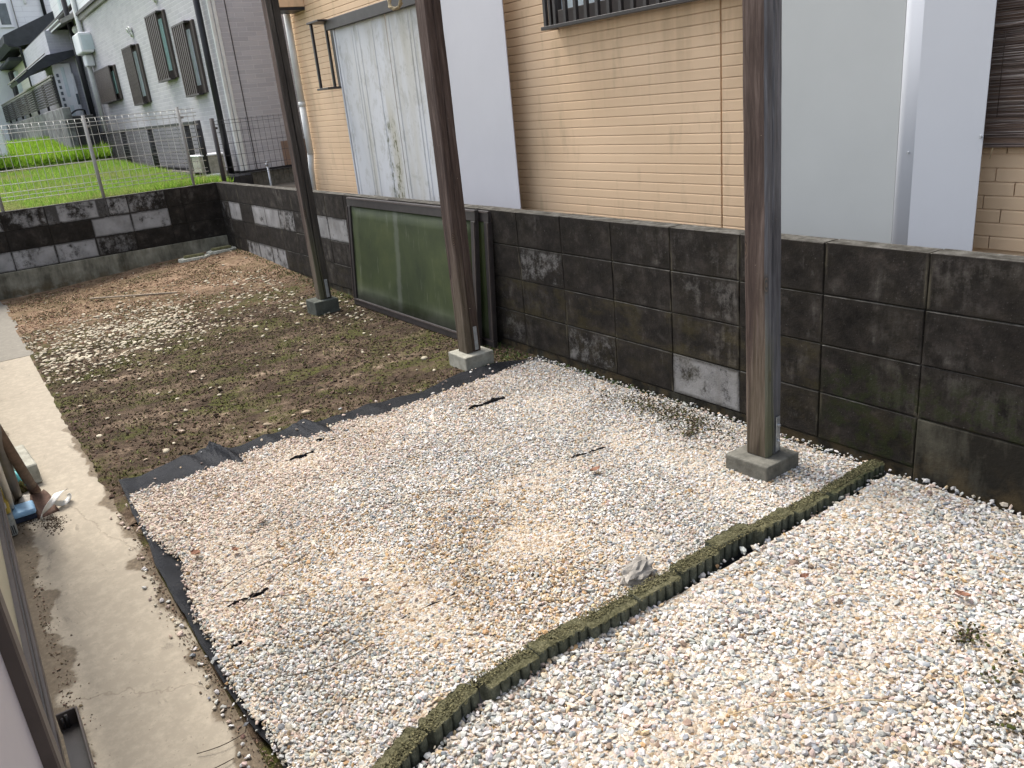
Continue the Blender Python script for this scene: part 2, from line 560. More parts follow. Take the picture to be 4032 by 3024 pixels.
fine_gravel_material()
stained_sheet_material(); green_pane_material(); reed_material(); edging_material(); lawn_material()
vc_material('gravel_stone', 0.8, 0.3, 140, 0.16)
vc_material('pebble_stone', 0.75, 0.3, 90, 0.14)
vc_material('leafy', 0.75, 0.25, 50, 0.2)
grass_material()
vc_material('clod', 0.97, 0.1, 120, 0.25)
plain('white_sheet', (0.50, 0.50, 0.53), 0.38, 0.0, 0.03, 2.0, 0.03, 25, spec=0.35)
plain('grey_sheet', (0.40, 0.415, 0.41), 0.33, 0.0, 0.04, 1.5, 0.03, 20, spec=0.45)
plain('pale_sheet', (0.48, 0.495, 0.525), 0.32, 0.0, 0.03, 1.5, 0.03, 20, spec=0.45)
plain('dark_aluminium', (0.032, 0.027, 0.026), 0.45, 0.0, 0.25, 14, 0.08, 90, spec=0.4)
plain('brown_aluminium', (0.062, 0.048, 0.043), 0.5, 0.0, 0.22, 10, 0.08, 60, spec=0.4)
plain('black_pvc', (0.018, 0.018, 0.021), 0.45, 0.0, 0.2, 8, 0.03)
plain('white_pvc', (0.62, 0.63, 0.61), 0.45, 0.0, 0.1, 8, 0.05)
plain('galvanised', (0.42, 0.44, 0.46), 0.42, 0.7, 0.2, 30, 0.1, 120)
plain('grey_wire', (0.48, 0.48, 0.45), 0.5, 0.3, 0.15, 20)
plain('fence_post', (0.25, 0.245, 0.23), 0.5, 0.2, 0.15, 20)
plain('black_wire', (0.022, 0.022, 0.024), 0.5, 0.0, 0.2, 20)
plain('cast_concrete', (0.135, 0.13, 0.11), 0.95, 0.0, 0.35, 22, 0.6, 110, spec=0.15)
plain('pale_concrete', (0.31, 0.30, 0.25), 0.95, 0.0, 0.35, 16, 0.6, 110, spec=0.15)
plain('sooty_concrete', (0.075, 0.08, 0.068), 0.95, 0.0, 0.4, 16, 0.6, 110, spec=0.15)
plain('stained_wall', (0.16, 0.16, 0.165), 0.95, 0.0, 0.7, 3.2, 0.5, 40, spec=0.15)
plain('dark_wall', (0.045, 0.043, 0.045), 0.9, 0.0, 0.4, 4, 0.3, 40)
plain('cream_paint', (0.62, 0.58, 0.45), 0.8, 0.0, 0.07, 3, 0.1)
plain('white_paint', (0.76, 0.77, 0.80), 0.7, 0.0, 0.05, 3, 0.05)
plain('roof_tile', (0.045, 0.048, 0.058), 0.7, 0.0, 0.25, 6, 0.3, 30)
plain('roof_grey', (0.23, 0.22, 0.21), 0.7, 0.0, 0.2, 6, 0.3, 30)
plain('glass_mint', (0.45, 0.70, 0.68), 0.5, 0.0, 0.08, 2.0, spec=0.6)
plain('glass_pale', (0.58, 0.66, 0.69), 0.4, 0.0, 0.15, 2.5, spec=0.6)
plain('glass_dark', (0.10, 0.12, 0.14), 0.1, 0.0, 0.3, 2.5, spec=0.6)
plain('frosted_yellow', (0.36, 0.345, 0.235), 0.35, 0.0, 0.10, 5, 0.1, 40, spec=0.4)
plain('frosted_lilac', (0.40, 0.385, 0.43), 0.4, 0.0, 0.08, 3, 0.05, 40, spec=0.4)
plain('brown_panel', (0.24, 0.165, 0.125), 0.8, 0.0, 0.15, 6, 0.1)
plain('rust_metal', (0.105, 0.062, 0.045), 0.8, 0.25, 0.45, 30, 0.5, 120)
plain('handle_wood', (0.125, 0.085, 0.06), 0.75, 0.0, 0.35, 25, 0.3, 100)
plain('grey_pole', (0.15, 0.14, 0.125), 0.6, 0.0, 0.2, 12, 0.1)
plain('pale_pole', (0.50, 0.49, 0.45), 0.55, 0.0, 0.12, 12, 0.05)
plain('blue_plastic', (0.25, 0.43, 0.62), 0.45, 0.0, 0.15, 14, 0.05)
plain('navy_bristle', (0.02, 0.026, 0.045), 0.8, 0.0, 0.3, 40, 0.4)
plain('turquoise_plastic', (0.18, 0.60, 0.58), 0.45, 0.0, 0.12, 20)
plain('green_plastic', (0.12, 0.28, 0.17), 0.5, 0.0, 0.2, 20)
plain('ribbon_white', (0.62, 0.61, 0.57), 0.6, 0.0, 0.15, 30, 0.1)
plain('label_yellow', (0.33, 0.25, 0.045), 0.5, 0.0, 0.25, 30)
plain('label_grey', (0.26, 0.275, 0.26), 0.5, 0.0, 0.3, 60)
plain('sticker_red', (0.42, 0.05, 0.035), 0.5, 0.0, 0.2, 60)
plain('sticker_black', (0.02, 0.02, 0.022), 0.5, 0.0, 0.2, 60)
plain('sticker_white', (0.55, 0.54, 0.51), 0.5, 0.0, 0.2, 60)
plain('rope_fibre', (0.33, 0.27, 0.17), 0.9, 0.0, 0.3, 90, 0.5, 150)
plain('rock_stone', (0.29, 0.27, 0.24), 0.95, 0.0, 0.3, 24, 0.7, 60, spec=0.15)
plain('dead_leaf', (0.20, 0.10, 0.062), 0.8, 0.0, 0.35, 50, 0.3)
plain('pale_leaf', (0.42, 0.34, 0.27), 0.8, 0.0, 0.25, 50, 0.3)
plain('twig_bark', (0.055, 0.040, 0.030), 0.9, 0.0, 0.3, 60, 0.3)
plain('lath_wood', (0.24, 0.195, 0.145), 0.9, 0.0, 0.35, 30, 0.2)
plain('straw', (0.42, 0.33, 0.20), 0.85, 0.0, 0.25, 60)
plain('ground_earth', (0.16, 0.14, 0.11), 0.95, 0.0, 0.3, 2, 0.4, 30)
plain('kerb_stone', (0.17, 0.15, 0.13), 0.95, 0.0, 0.35, 5, 0.4, 40)
plain('mossy_tile', (0.46, 0.455, 0.38), 0.9, 0.0, 0.4, 40, 0.5, 90)
plain('mossy_bar', (0.16, 0.15, 0.075), 0.95, 0.0, 0.4, 40, 0.5, 90)
plain('timber_dark', (0.055, 0.040, 0.034), 0.85, 0.0, 0.3, 12, 0.2, 60)


# ------------------------------------------------------------------ object helpers
def link(o, parent=None):
    COL.objects.link(o)
    if parent is not None:
        o.parent = parent
    return o


def tag(o, label, cat, group=None):
    o['label'] = label
    o['category'] = cat
    if group:
        o['group'] = group
    return o


def thing(name, label, cat, loc=(0, 0, 0), group=None, rz=0.0):
    o = bpy.data.objects.new(name, None)
    o.empty_display_size = 0.1
    o.location = loc
    o.rotation_euler = (0, 0, rz)
    COL.objects.link(o)
    return tag(o, label, cat, group)


class MB:
    """collects simple shapes into ONE mesh object"""

    def __init__(s):
        s.bm = bmesh.new()
        s.mi = 0

    def quad(s, pts):
        f = s.bm.faces.new([s.bm.verts.new(p) for p in pts])
        f.material_index = s.mi
        return f

    def box(s, lo, hi, bev=0.0, seg=1, R=None, c=None, jit=0.0):
        lo, hi = Vector(lo), Vector(hi)
        vs_ = []
        for x in (lo.x, hi.x):
            for y in (lo.y, hi.y):
                for z in (lo.z, hi.z):
                    vs_.append(s.bm.verts.new((x + random.uniform(-jit, jit), y + random.uniform(-jit, jit), z + random.uniform(-jit, jit))))
        idx = [(0, 1, 3, 2), (4, 6, 7, 5), (0, 4, 5, 1), (2, 3, 7, 6), (0, 2, 6, 4), (1, 5, 7, 3)]
        fs = [s.bm.faces.new([vs_[i] for i in q]) for q in idx]
        for f in fs:
            f.material_index = s.mi
        if bev > 0:
            es = list({e for f in fs for e in f.edges})
            r = bmesh.ops.bevel(s.bm, geom=es, offset=bev, segments=seg, profile=0.5, affect='EDGES')
            allv = list({v for f in r['faces'] for v in f.verts} | {v for f in fs if f.is_valid for v in f.verts})
        else:
            allv = vs_
        if R is not None:
            c = Vector(c) if c is not None else (lo + hi) / 2
            for v in allv:
                v.co = R @ (v.co - c) + c
        return allv

    def tube(s, pts, r, seg=8, cap=True):
        pts = [Vector(p) for p in pts]
        rs = r if isinstance(r, (list, tuple)) else [r] * len(pts)
        rings = []
        up = None
        for i, p in enumerate(pts):
            d = (pts[min(i + 1, len(pts) - 1)] - pts[max(i - 1, 0)]).normalized()
            if up is None:
                up = Vector((0, 0, 1)) if abs(d.z) < 0.9 else Vector((1, 0, 0))
            a = d.cross(up).normalized()
            b = a.cross(d).normalized()
            up = b
            rings.append([s.bm.verts.new(p + (a * math.cos(t) + b * math.sin(t)) * rs[i]) for t in [2 * math.pi * k / seg for k in range(seg)]])
        for A_, B_ in zip(rings, rings[1:]):
            for k in range(seg):
                f = s.bm.faces.new((A_[k], A_[(k + 1) % seg], B_[(k + 1) % seg], B_[k]))
                f.material_index = s.mi
                f.smooth = seg > 4
        if cap:
            for ring, rev in ((rings[0], True), (rings[-1], False)):
                f = s.bm.faces.new(ring[::-1] if rev else ring)
                f.material_index = s.mi

    def prism(s, outline, z0, z1, bev=0.0, top_jit=0.0):
        lo = [s.bm.verts.new((x, y, z0)) for x, y in outline]
        hi = [s.bm.verts.new((x, y, z1 + random.uniform(-top_jit, top_jit))) for x, y in outline]
        n = len(outline)
        fs = [s.bm.faces.new(hi), s.bm.faces.new(lo[::-1])]
        for k in range(n):
            fs.append(s.bm.faces.new((lo[k], lo[(k + 1) % n], hi[(k + 1) % n], hi[k])))
        for f in fs:
            f.material_index = s.mi
        if bev:
            bmesh.ops.bevel(s.bm, geom=list(fs[0].edges), offset=bev, segments=1, profile=0.5, affect='EDGES')

    def extrude_x(s, prof, x0, x1):
        """closed profile of (y, z) points swept along x"""
        a = [s.bm.verts.new((x0, y, z)) for y, z in prof]
        b = [s.bm.verts.new((x1, y, z)) for y, z in prof]
        n = len(prof)
        for k in range(n):
            s.bm.faces.new((a[k], a[(k + 1) % n], b[(k + 1) % n], b[k])).material_index = s.mi
        s.bm.faces.new(a[::-1]).material_index = s.mi
        s.bm.faces.new(b).material_index = s.mi

    def lump(s, c, r, amp=0.25, sub=2, flat=(1, 1, 1), seed=0.0, fr=1.6):
        res = bmesh.ops.create_icosphere(s.bm, subdivisions=sub, radius=1.0)
        for v in res['verts']:
            d = v.co.normalized()
            k = 1 + amp * mnoise.noise(d * fr + Vector((seed, seed * 1.7, 3.1)))
            v.co = Vector((d.x * r * flat[0] * k, d.y * r * flat[1] * k, d.z * r * flat[2] * k)) + Vector(c)
        return res['verts']

    def build(s, name, mats, parent=None, smooth=False, origin=None):
        bmesh.ops.recalc_face_normals(s.bm, faces=s.bm.faces)
        if origin is not None:
            o3 = Vector(origin)
            for v in s.bm.verts:
                v.co -= o3
        me = bpy.data.meshes.new(name)
        s.bm.to_mesh(me)
        s.bm.free()
        for m in (mats if isinstance(mats, (list, tuple)) else [mats]):
            me.materials.append(MATS[m])
        if smooth:
            for p in me.polygons:
                p.use_smooth = True
        o = bpy.data.objects.new(name, me)
        if origin is not None:
            o.location = origin
        return link(o, parent)


def box(name, mat, lo, hi, parent=None, bev=0.0, jit=0.0):
    b = MB()
    b.box(lo, hi, bev, jit=jit)
    return b.build(name, mat, parent)


def tube(name, mat, pts, r, parent=None, seg=8):
    b = MB()
    b.tube(pts, r, seg)
    return b.build(name, mat, parent)


def np_mesh(name, V, F, mat, tint=None, smooth=False, parent=None):
    """V (n,3) float, F (m,3) int triangles, tint (n,3) colour of each piece"""
    me = bpy.data.meshes.new(name)
    me.vertices.add(len(V))
    me.vertices.foreach_set('co', np.ascontiguousarray(V, dtype=np.float32).ravel())
    k = F.shape[1]
    me.loops.add(len(F) * k)
    me.loops.foreach_set('vertex_index', np.ascontiguousarray(F, dtype=np.int32).ravel())
    me.polygons.add(len(F))
    me.polygons.foreach_set('loop_start', np.arange(0, len(F) * k, k, dtype=np.int32))
    me.polygons.foreach_set('loop_total', np.full(len(F), k, dtype=np.int32))
    me.polygons.foreach_set('use_smooth', np.full(len(F), smooth, dtype=bool))
    if tint is not None:
        at = me.attributes.new('tint', 'FLOAT_COLOR', 'POINT')
        at.data.foreach_set('color', np.concatenate([tint, np.ones((len(tint), 1))], 1).astype(np.float32).ravel())
    me.update(calc_edges=True)
    me.materials.append(MATS[mat])
    o = bpy.data.objects.new(name, me)
    return link(o, parent)


def struct(o):
    o['kind'] = 'structure'
    return o


def stuff(o):
    o['kind'] = 'stuff'
    return o


def ico(sub):
    if sub == 0:
        V = np.array([(1, 0, 0), (-1, 0, 0), (0, 1, 0), (0, -1, 0), (0, 0, 1), (0, 0, -1)], float)
        F = np.array([(0, 2, 4), (2, 1, 4), (1, 3, 4), (3, 0, 4), (2, 0, 5), (1, 2, 5), (3, 1, 5), (0, 3, 5)])
        return V * 1.1, F
    bm = bmesh.new()
    bmesh.ops.create_icosphere(bm, subdivisions=sub, radius=1.0)
    V = np.array([v.co[:] for v in bm.verts])
    F = np.array([[v.index for v in f.verts] for f in bm.faces])
    bm.free()
    return V, F


def scatter(P, size, aspect, tilt, tints, sub=1, variants=10, rough=0.28, flat_smooth=False):
    """stones at points P; returns V, F, tint per vertex"""
    V0, F0 = ico(sub)
    n = len(P)
    Vs, Fs, Ts = [], [], []
    off = 0
    which = RNG.integers(0, variants, n)
    for k in range(variants):
        idx = np.where(which == k)[0]
        if not len(idx):
            continue
        base = V0 * (1 + RNG.uniform(-rough, rough, (len(V0), 1)))
        m = len(idx)
        s_ = size[idx][:, None, None]
        asp = np.stack([np.ones(m), RNG.uniform(aspect[0], aspect[1], m), RNG.uniform(aspect[2], aspect[3], m)], 1)[:, None, :]
        B = base[None] * asp * s_ * 0.5
        yaw_ = RNG.uniform(0, 2 * np.pi, m)
        tx = RNG.normal(0, tilt, m)
        ty = RNG.normal(0, tilt, m)
        x, y, z = B[..., 0], B[..., 1], B[..., 2]
        cx, sx = np.cos(tx)[:, None], np.sin(tx)[:, None]
        y, z = y * cx - z * sx, y * sx + z * cx
        cy, sy = np.cos(ty)[:, None], np.sin(ty)[:, None]
        x, z = x * cy + z * sy, -x * sy + z * cy
        cz, sz = np.cos(yaw_)[:, None], np.sin(yaw_)[:, None]
        x, y = x * cz - y * sz, x * sz + y * cz
        W = np.stack([x, y, z], -1) + P[idx][:, None, :]
        Vs.append(W.reshape(-1, 3))
        Fs.append((F0[None] + (np.arange(m) * len(V0))[:, None, None]).reshape(-1, 3) + off)
        Ts.append(np.repeat(tints[idx], len(V0), axis=0))
        off += m * len(V0)
    return np.concatenate(Vs), np.concatenate(Fs), np.concatenate(Ts)


def vnoise(x, y, sc, seed=0.0):
    return np.array([mnoise.noise((a * sc + seed, b * sc - seed, seed)) for a, b in zip(x, y)])


def sstep(v, a, b):
    t = min(1, max(0, (v - a) / (b - a)))
    return t * t * (3 - 2 * t)


# ------------------------------------------------------------------ ground
def ground_z(x, y):
    rise = 0.115 * sstep(-x, 4.2, 7.2) * sstep(y, -2.3, -0.1)
    return -0.862 + rise + 0.012 * sstep(y, -0.5, -0.02)


box('ground', 'ground_earth', (-200, -200, -1.25), (200, 200, -1.0))
struct(bpy.data.objects['ground'])


def grid_mesh(name, mat, xs, ys, zf, xf=None):
    bm = bmesh.new()
    rows = []
    for i, x in enumerate(xs):
        row = []
        for j, y in enumerate(ys):
            px, py = (x, y) if xf is None else xf(x, y)
            row.append(bm.verts.new((px, py, zf(px, py))))
        rows.append(row)
    for a, b in zip(rows, rows[1:]):
        for j in range(len(ys) - 1):
            bm.faces.new((a[j], b[j], b[j + 1], a[j + 1])).smooth = True
    me = bpy.data.meshes.new(name)
    bm.to_mesh(me)
    bm.free()
    me.materials.append(MATS[mat])
    return link(bpy.data.objects.new(name, me))


def soil_z(x, y):
    n1 = mnoise.noise((x * 1.7, y * 1.7, 0.3)) * 0.010
    n2 = mnoise.noise((x * 7, y * 7, 1.3)) * 0.007
    n3 = mnoise.noise((x * 21, y * 21, 4.3)) * 0.005
    e = sstep(y, -2.46, -2.33)
    return ground_z(x, y) + (n1 + n2 + n3) * e - 0.006 * (1 - e)


def soil_xy(u, v):
    # v 0..1 between the ragged path side and the wall
    rg = .25 + .75 * sstep(u, -3.6, -2.4)
    y0 = -2.405 + rg * (0.035 * mnoise.noise((u * 3.1, 0, 7)) + 0.02 * mnoise.noise((u * 11, 2, 7)))
    if u > -2.6:
        y0 += 0.02 * sstep(u, -2.6, -1.9)
    return u, y0 + (0.03 - y0) * v


soil = grid_mesh('soil', 'soil', np.arange(-7.56, -1.1, 0.035), np.linspace(0, 1, 72), soil_z, soil_xy)
struct(soil)

# path: a nearer buff slab and a greyer slab beyond the joint
struct(box('path', 'near_concrete', (-4.67, -2.9, -1.02), (2.6, -2.37, -0.868)))
struct(box('path', 'far_concrete', (-7.9, -2.9, -1.02), (-4.675, -2.37, -0.866)))
struct(box('bed_subsoil', 'soil', (-1.2, -2.369, -1.02), (2.6, 0.0, -0.872)))


# ------------------------------------------------------------------ concrete block walls
def block_mesh(w, h=0.1935, d=0.1, wob=0.0012):
    b = MB()
    b.box((-w / 2, -0.002, -h / 2), (w / 2, d - 0.01, h / 2), 0.0022, 1)
    for v in b.bm.verts:
        v.co += Vector((random.uniform(-wob, wob), random.uniform(-wob, wob), random.uniform(-wob, wob)))
    bmesh.ops.recalc_face_normals(b.bm, faces=b.bm.faces)
    me = bpy.data.meshes.new('block')
    b.bm.to_mesh(me)
    b.bm.free()
    me.materials.append(MATS['block'])
    return me


BM = {}


def block(parent, w, loc, rz, tone, moss):
    key = (round(w, 3), random.randint(0, 2))
    if key not in BM:
        BM[key] = block_mesh(w)
    o = bpy.data.objects.new('block', BM[key])
    o.location = loc
    o.rotation_euler = (rad(random.uniform(-0.25, 0.25)), rad(random.uniform(-0.2, 0.2)), rz + rad(random.uniform(-0.3, 0.3)))
    o['tone'] = float(tone)
    o['moss'] = float(moss)
    link(o, parent)
    return o


side_wall = thing('block_wall', 'long soot-blackened concrete block wall running past the three wooden posts', 'wall')
b = MB()
b.box((-7.525, 0.0055, -1.0), (2.6, 0.088, -0.006))
core = b.build('mortar', 'block', side_wall)
core['tone'] = 0.12
core['moss'] = 0.5
TONE = {(1, -7.2): .85, (1, -6.4): .78, (1, -6.0): .95, (1, -5.6): .5, (1, -5.2): .3, (1, -4.8): .85, (1, -4.4): .8,
        (3, -6.8): .55, (3, -6.4): .62, (3, -6.0): .66, (2, -7.53): .3, (1, -7.53): .35,
        (1, -1.6): .36, (3, -0.4): .74, (3, -1.2): .36, (0, -0.4): .2, (1, -0.4): .26, (0, -2.0): .2, (1, -1.2): .12,
        (3, 0.0): .2, (2, -2.0): .2, (3, -2.0): .28, (1, -0.8): .16, (0, -0.8): .2}
edges = [-7.53, -7.2] + [round(-6.8 + .4 * k, 2) for k in range(24)]
for row in range(4):
    for x0, x1 in zip(edges, edges[1:]):
        if row == 3 and x0 > .75:
            continue
        t = TONE.get((row, x0), 0.04 + random.random() * 0.12 - (0.06 if x0 > 0.1 else 0))
        moss = 0.75 if (row == 2 and -2.0 <= x0 <= 0.0) else (0.35 if row == 3 else 0.1)
        top = -0.2 * row - (0.0 if row else 0.0)
        block(side_wall, x1 - x0 - 0.006, ((x0 + x1) / 2, 0.0, top - 0.004 - 0.096), 0, t, moss)
b = MB()
b.box((-7.53, 0.004, -1.0), (0.80, 0.10, -0.803), 0.004)
f1 = b.build('footing', 'footing', side_wall)
f1['tone'] = 0.28
b = MB()
b.box((0.803, -0.003, -1.0), (2.6, 0.10, -0.604), 0.004)
f1 = b.build('footing', 'footing', side_wall)
f1['tone'] = 0.30

far_wall = thing('block_wall', 'short stained block wall across the far end of the yard below the grey mesh fence', 'wall')
b = MB()
b.box((-7.618, -3.4, -1.0), (-7.5365, 0.05, -0.006))
core = b.build('mortar', 'block', far_wall)
core['tone'] = 0.0
core['moss'] = 0.1
rows = [
    [(-3.38, -2.98, .5), (-2.98, -2.58, .5), (-2.58, -2.18, .55), (-2.18, -1.78, .42), (-1.78, -1.18, .58), (-1.18, -.98, .5), (-.98, -.58, .45), (-.58, -.41, .12), (-.41, 0.0, .08)],
    [(-3.38, -2.98, .2), (-2.98, -2.58, .2), (-2.58, -2.18, .1), (-2.18, -1.78, .06), (-1.78, -1.38, .04), (-1.38, -.98, .95), (-.98, -.58, .85), (-.58, -.41, .08), (-.41, 0.0, .12)],
    [(-3.38, -2.98, .8), (-2.98, -2.58, .8), (-2.58, -2.18, .9), (-2.18, -1.78, .78), (-1.78, -1.38, .66), (-1.38, -.98, .36), (-.98, -.58, .1), (-.58, -.41, .08), (-.41, 0.0, .22)]]
for i, row in enumerate(rows):
    for y0, y1, t in row:
        block(far_wall, y1 - y0 - 0.006, (-7.531, (y0 + y1) / 2, -0.2 * i - 0.1), rad(90), t, 0.05)
b = MB()
b.box((-7.63, -3.4, -1.05), (-7.524, 0.0, -0.603), 0.006)
f1 = b.build('footing', 'footing', far_wall)
f1['tone'] = 0.56

# ------------------------------------------------------------------ weed fabric and gravel
OUT_TOP = [(-1.45, 0.0), (-1.471, -.023), (-1.58, -.25), (-1.596, -.513), (-1.505, -.813), (-1.543, -1.135), (-1.532, -1.432), (-1.576, -1.495), (-1.553, -1.724), (-1.54, -1.863), (-1.641, -1.914), (-1.611, -2.013), (-1.609, -2.103), (-1.557, -2.279), (-1.55, -2.4)]
GR_TOP = [(-1.50, 0.0), (-1.47, -.05), (-1.43, -.4), (-1.40, -.8), (-1.384, -1.132), (-1.455, -1.292), (-1.375, -1.495), (-1.441, -1.554), (-1.433, -1.763), (-1.424, -1.898), (-1.367, -2.039), (-1.376, -2.187), (-1.385, -2.312), (-1.38, -2.4)]


def at_y(tab, y):
    for (xa, ya), (xb, yb) in zip(tab, tab[1:]):
        if yb <= y <= ya:
            return xa + (xb - xa) * (ya - y) / max(1e-6, ya - yb)
    return tab[-1][0]


FL = [(-1.62, -2.33), (-1.3, -2.34), (-1.178, -2.351), (-1.088, -2.35), (-.839, -2.355), (-.669, -2.372), (-.533, -2.368), (-.373, -2.375), (-.275, -2.366), (-.182, -2.372), (-.07, -2.37), (.107, -2.369), (.184, -2.369), (.363, -2.361), (.53, -2.344), (.8, -2.36), (2.6, -2.37)]
GL = [(-1.62, -2.33), (-1.2, -2.335), (-1.064, -2.343), (-.897, -2.343), (-.7, -2.31), (-.616, -2.295), (-.467, -2.322), (-.365, -2.333), (-.218, -2.346), (-.012, -2.348), (.127, -2.357), (.351, -2.357), (.435, -2.344), (.8, -2.35), (2.6, -2.36)]


def at_x(tab, x):
    for (xa, ya), (xb, yb) in zip(tab, tab[1:]):
        if xa <= x <= xb:
            return ya + (yb - ya) * (x - xa) / max(1e-6, xb - xa)
    return tab[0][1] if x < tab[0][0] else tab[-1][1]


def fab_xy(u, v):
    y_hi = 0.0
    # rectangle u,v in 0..1 with a ragged outline
    y = y_hi + (-2.37 - y_hi) * v
    x0 = at_y(OUT_TOP, max(-2.39, y))
    x = x0 + (2.58 - x0) * (u ** 1.5)
    yl = at_x(FL, x)
    y = y_hi + (yl - y_hi) * v
    return x, y


def fab_z(x, y):
    z = -0.853
    d = x - at_y(OUT_TOP, max(-2.39, y))
    e = sstep(-d, -0.22, 0.0)
    z += 0.012 * e
    for yc, w, h in ((-1.89, 0.026, 0.036), (-1.95, 0.022, 0.014), (-2.03, 0.025, 0.012), (-1.44, 0.030, 0.028), (-1.50, 0.02, 0.010), (-1.66, 0.030, 0.010), (-1.10, 0.04, 0.008)):
        z += h * math.exp(-((y - yc - 0.25 * d) / w) ** 2) * sstep(-d, -0.30, -0.06)
    z += (0.009 * mnoise.noise((x * 7, y * 7, 9)) + .005 * abs(mnoise.noise((x * 17 + y * 5, y * 9, 2)))) * e
    dl = y - at_x(FL, x)
    e2 = sstep(-dl, -0.07, 0.0)
    z += e2 * (0.010 + 0.014 * mnoise.noise((x * 9, 1, 3)) + 0.008 * mnoise.noise((x * 31, 1, 5)))
    return z


fab = grid_mesh('weed_fabric', 'fabric', np.linspace(0, 1, 150), np.linspace(0, 1, 190), fab_z, fab_xy)
so = fab.modifiers.new('thickness', 'SOLIDIFY')
so.thickness = 0.002
so.offset = -1
tag(fab, 'black woven weed-control fabric whose wrinkled edges show around the gravel', 'ground fabric')


# folds of the fabric poking out of the gravel
def ridge(pts, h, w, z0=-0.856):
    b = MB()
    n = len(pts)
    L, T, R_ = [], [], []
    for i, (x, y) in enumerate(pts):
        k = (.80 + .30 * mnoise.noise((i * .9, x * 9, 1))) * min(1, 3 * math.sin(math.pi * (i + 0.3) / (n - 0.4)))
        L.append(b.bm.verts.new((x - w, y, z0)))
        T.append(b.bm.verts.new((x + 0.3 * w, y, z0 + h * k)))
        R_.append(b.bm.verts.new((x + w, y, z0)))
    for i in range(n - 1):
        b.bm.faces.new((L[i], L[i + 1], T[i + 1], T[i]))
        b.bm.faces.new((T[i], T[i + 1], R_[i + 1], R_[i]))
    return b.build('fold', 'fabric', fab)


def line_pts(a, c, n=12, wob=0.008, s_=0):
    return [(a[0] + (c[0] - a[0]) * i / n + wob * mnoise.noise((i * 0.5, s_, 0)), a[1] + (c[1] - a[1]) * i / n) for i in range(n + 1)]


FOLDS = [((-1.061, -.795), (-1.058, -.54)), ((-.242, -.804), (-.207, -.593)), ((.254, -1.921), (.268, -1.641)), ((-.185, -2.264), (-.195, -2.10)), ((-1.174, -1.682), (-1.184, -1.543))]
for i, (a, c) in enumerate(FOLDS):
    ridge(line_pts(a, c, s_=i), 0.042 if i != 4 else 0.034, 0.0035)
BARE = [((-.19, -2.15), 0.020), ((.03, -2.29), 0.024), ((1.387, -.77), 0.016), ((-1.18, -1.61), 0.022), ((-1.30, -1.47), 0.03), ((-1.25, -1.42), 0.025), ((0.745, -.27), 0.022), ((-.93, -2.2), .02)]

C_ = lambda *v: np.array(v)
PAL = {'white': (.66, .65, .63), 'cream': (.60, .54, .44), 'grey': (.42, .435, .405), 'blue': (.27, .295, .32), 'pink': (.54, .42, .365),
       'tan': (.52, .39, .235), 'orange': (.45, .28, .13), 'brown': (.25, .175, .125), 'peach': (.60, .48, .39), 'sand': (.55, .49, .40)}
KEYS = list(PAL)
PALA = np.array([PAL[k] for k in KEYS])
ZA = np.array([PAL and {'white': .16, 'cream': .20, 'grey': .03, 'blue': .015, 'pink': .20, 'tan': .06, 'orange': .01, 'brown': .03, 'peach': .36, 'sand': .13}[k] for k in KEYS])
ZB = np.array([{'white': .27, 'cream': .17, 'grey': .10, 'blue': .05, 'pink': .06, 'tan': .25, 'orange': .15, 'brown': .03, 'peach': .06, 'sand': .09}[k] for k in KEYS])
ZC = np.array([{'white': .37, 'cream': .15, 'grey': .19, 'blue': .06, 'pink': .07, 'tan': .04, 'orange': .01, 'brown': .02, 'peach': .04, 'sand': .07}[k] for k in KEYS])


def gravel_points(x0, x1, y0, y1, step):
    nx, ny = int((x1 - x0) / step), int((y1 - y0) / step)
    gx, gy = np.meshgrid(x0 + (np.arange(nx) + .5) * step, y0 + (np.arange(ny) + .5) * step)
    gx = gx.ravel() + RNG.uniform(-.55, .55, gx.size) * step
    gy = gy.ravel() + RNG.uniform(-.55, .55, gy.size) * step
    return gx, gy


def tints_for(x, y):
    n = len(x)
    wn = vnoise(x, y, 1.6, 2.0) * 0.55
    # tipped out of different sacks: pink towards the fabric edge, golden heaps in the middle, pale mix elsewhere
    wa = np.clip((-0.62 - x - (y + 1.3) * 0.45 + wn) / 0.45, 0, 1)
    g1 = np.exp(-(((x - .22) / .48) ** 2 + ((y + 1.45) / .42) ** 2))
    g2 = np.exp(-(((x + .35) / .30) ** 2 + ((y + 1.95) / .30) ** 2)) * .7
    wb = np.clip((np.maximum(g1, g2) + wn * .45 - .12) * 1.7, 0, 1) * (1 - wa) * (x < .66)
    wc = 1 - wa - wb
    P = wa[:, None] * ZA + wb[:, None] * ZB + wc[:, None] * ZC
    cum = np.cumsum(P / P.sum(1, keepdims=True), 1)
    k = (RNG.random(n)[:, None] > cum).sum(1).clip(0, len(KEYS) - 1)
    c = PALA[k]
    dust = 1 + .22 * vnoise(x, y, 2.6, 7.0)[:, None]           # cleaner and dustier patches
    c = c * .92 + np.array([.54, .47, .39]) * .08
    return np.clip(.76 * c * dust * RNG.uniform(.82, 1.15, (n, 1)) * RNG.uniform(.97, 1.03, (n, 3)), 0, .85)


def bed_height(x, y):
    return -0.846 + 0.014 * np.clip((x + 1.4) / 1.5, 0, 1) + vnoise(x, y, 3.0, 5.0) * 0.008


def bed_keep(x, y):
    gt = at_y(GR_TOP, max(-2.39, y))
    if x < gt + .02 or y < at_x(GL, x) + .012 or y > -.045:
        return False
    if (x - .378) ** 2 < .0085 and (y + .322) ** 2 < .0085:
        return False
    for (bx, by), r in BARE:
        if (x - bx) ** 2 / (r * .7) ** 2 + (y - by) ** 2 / (r * 1.0) ** 2 < 1:
            return False
    return abs(x - edge_x(y)) > .05


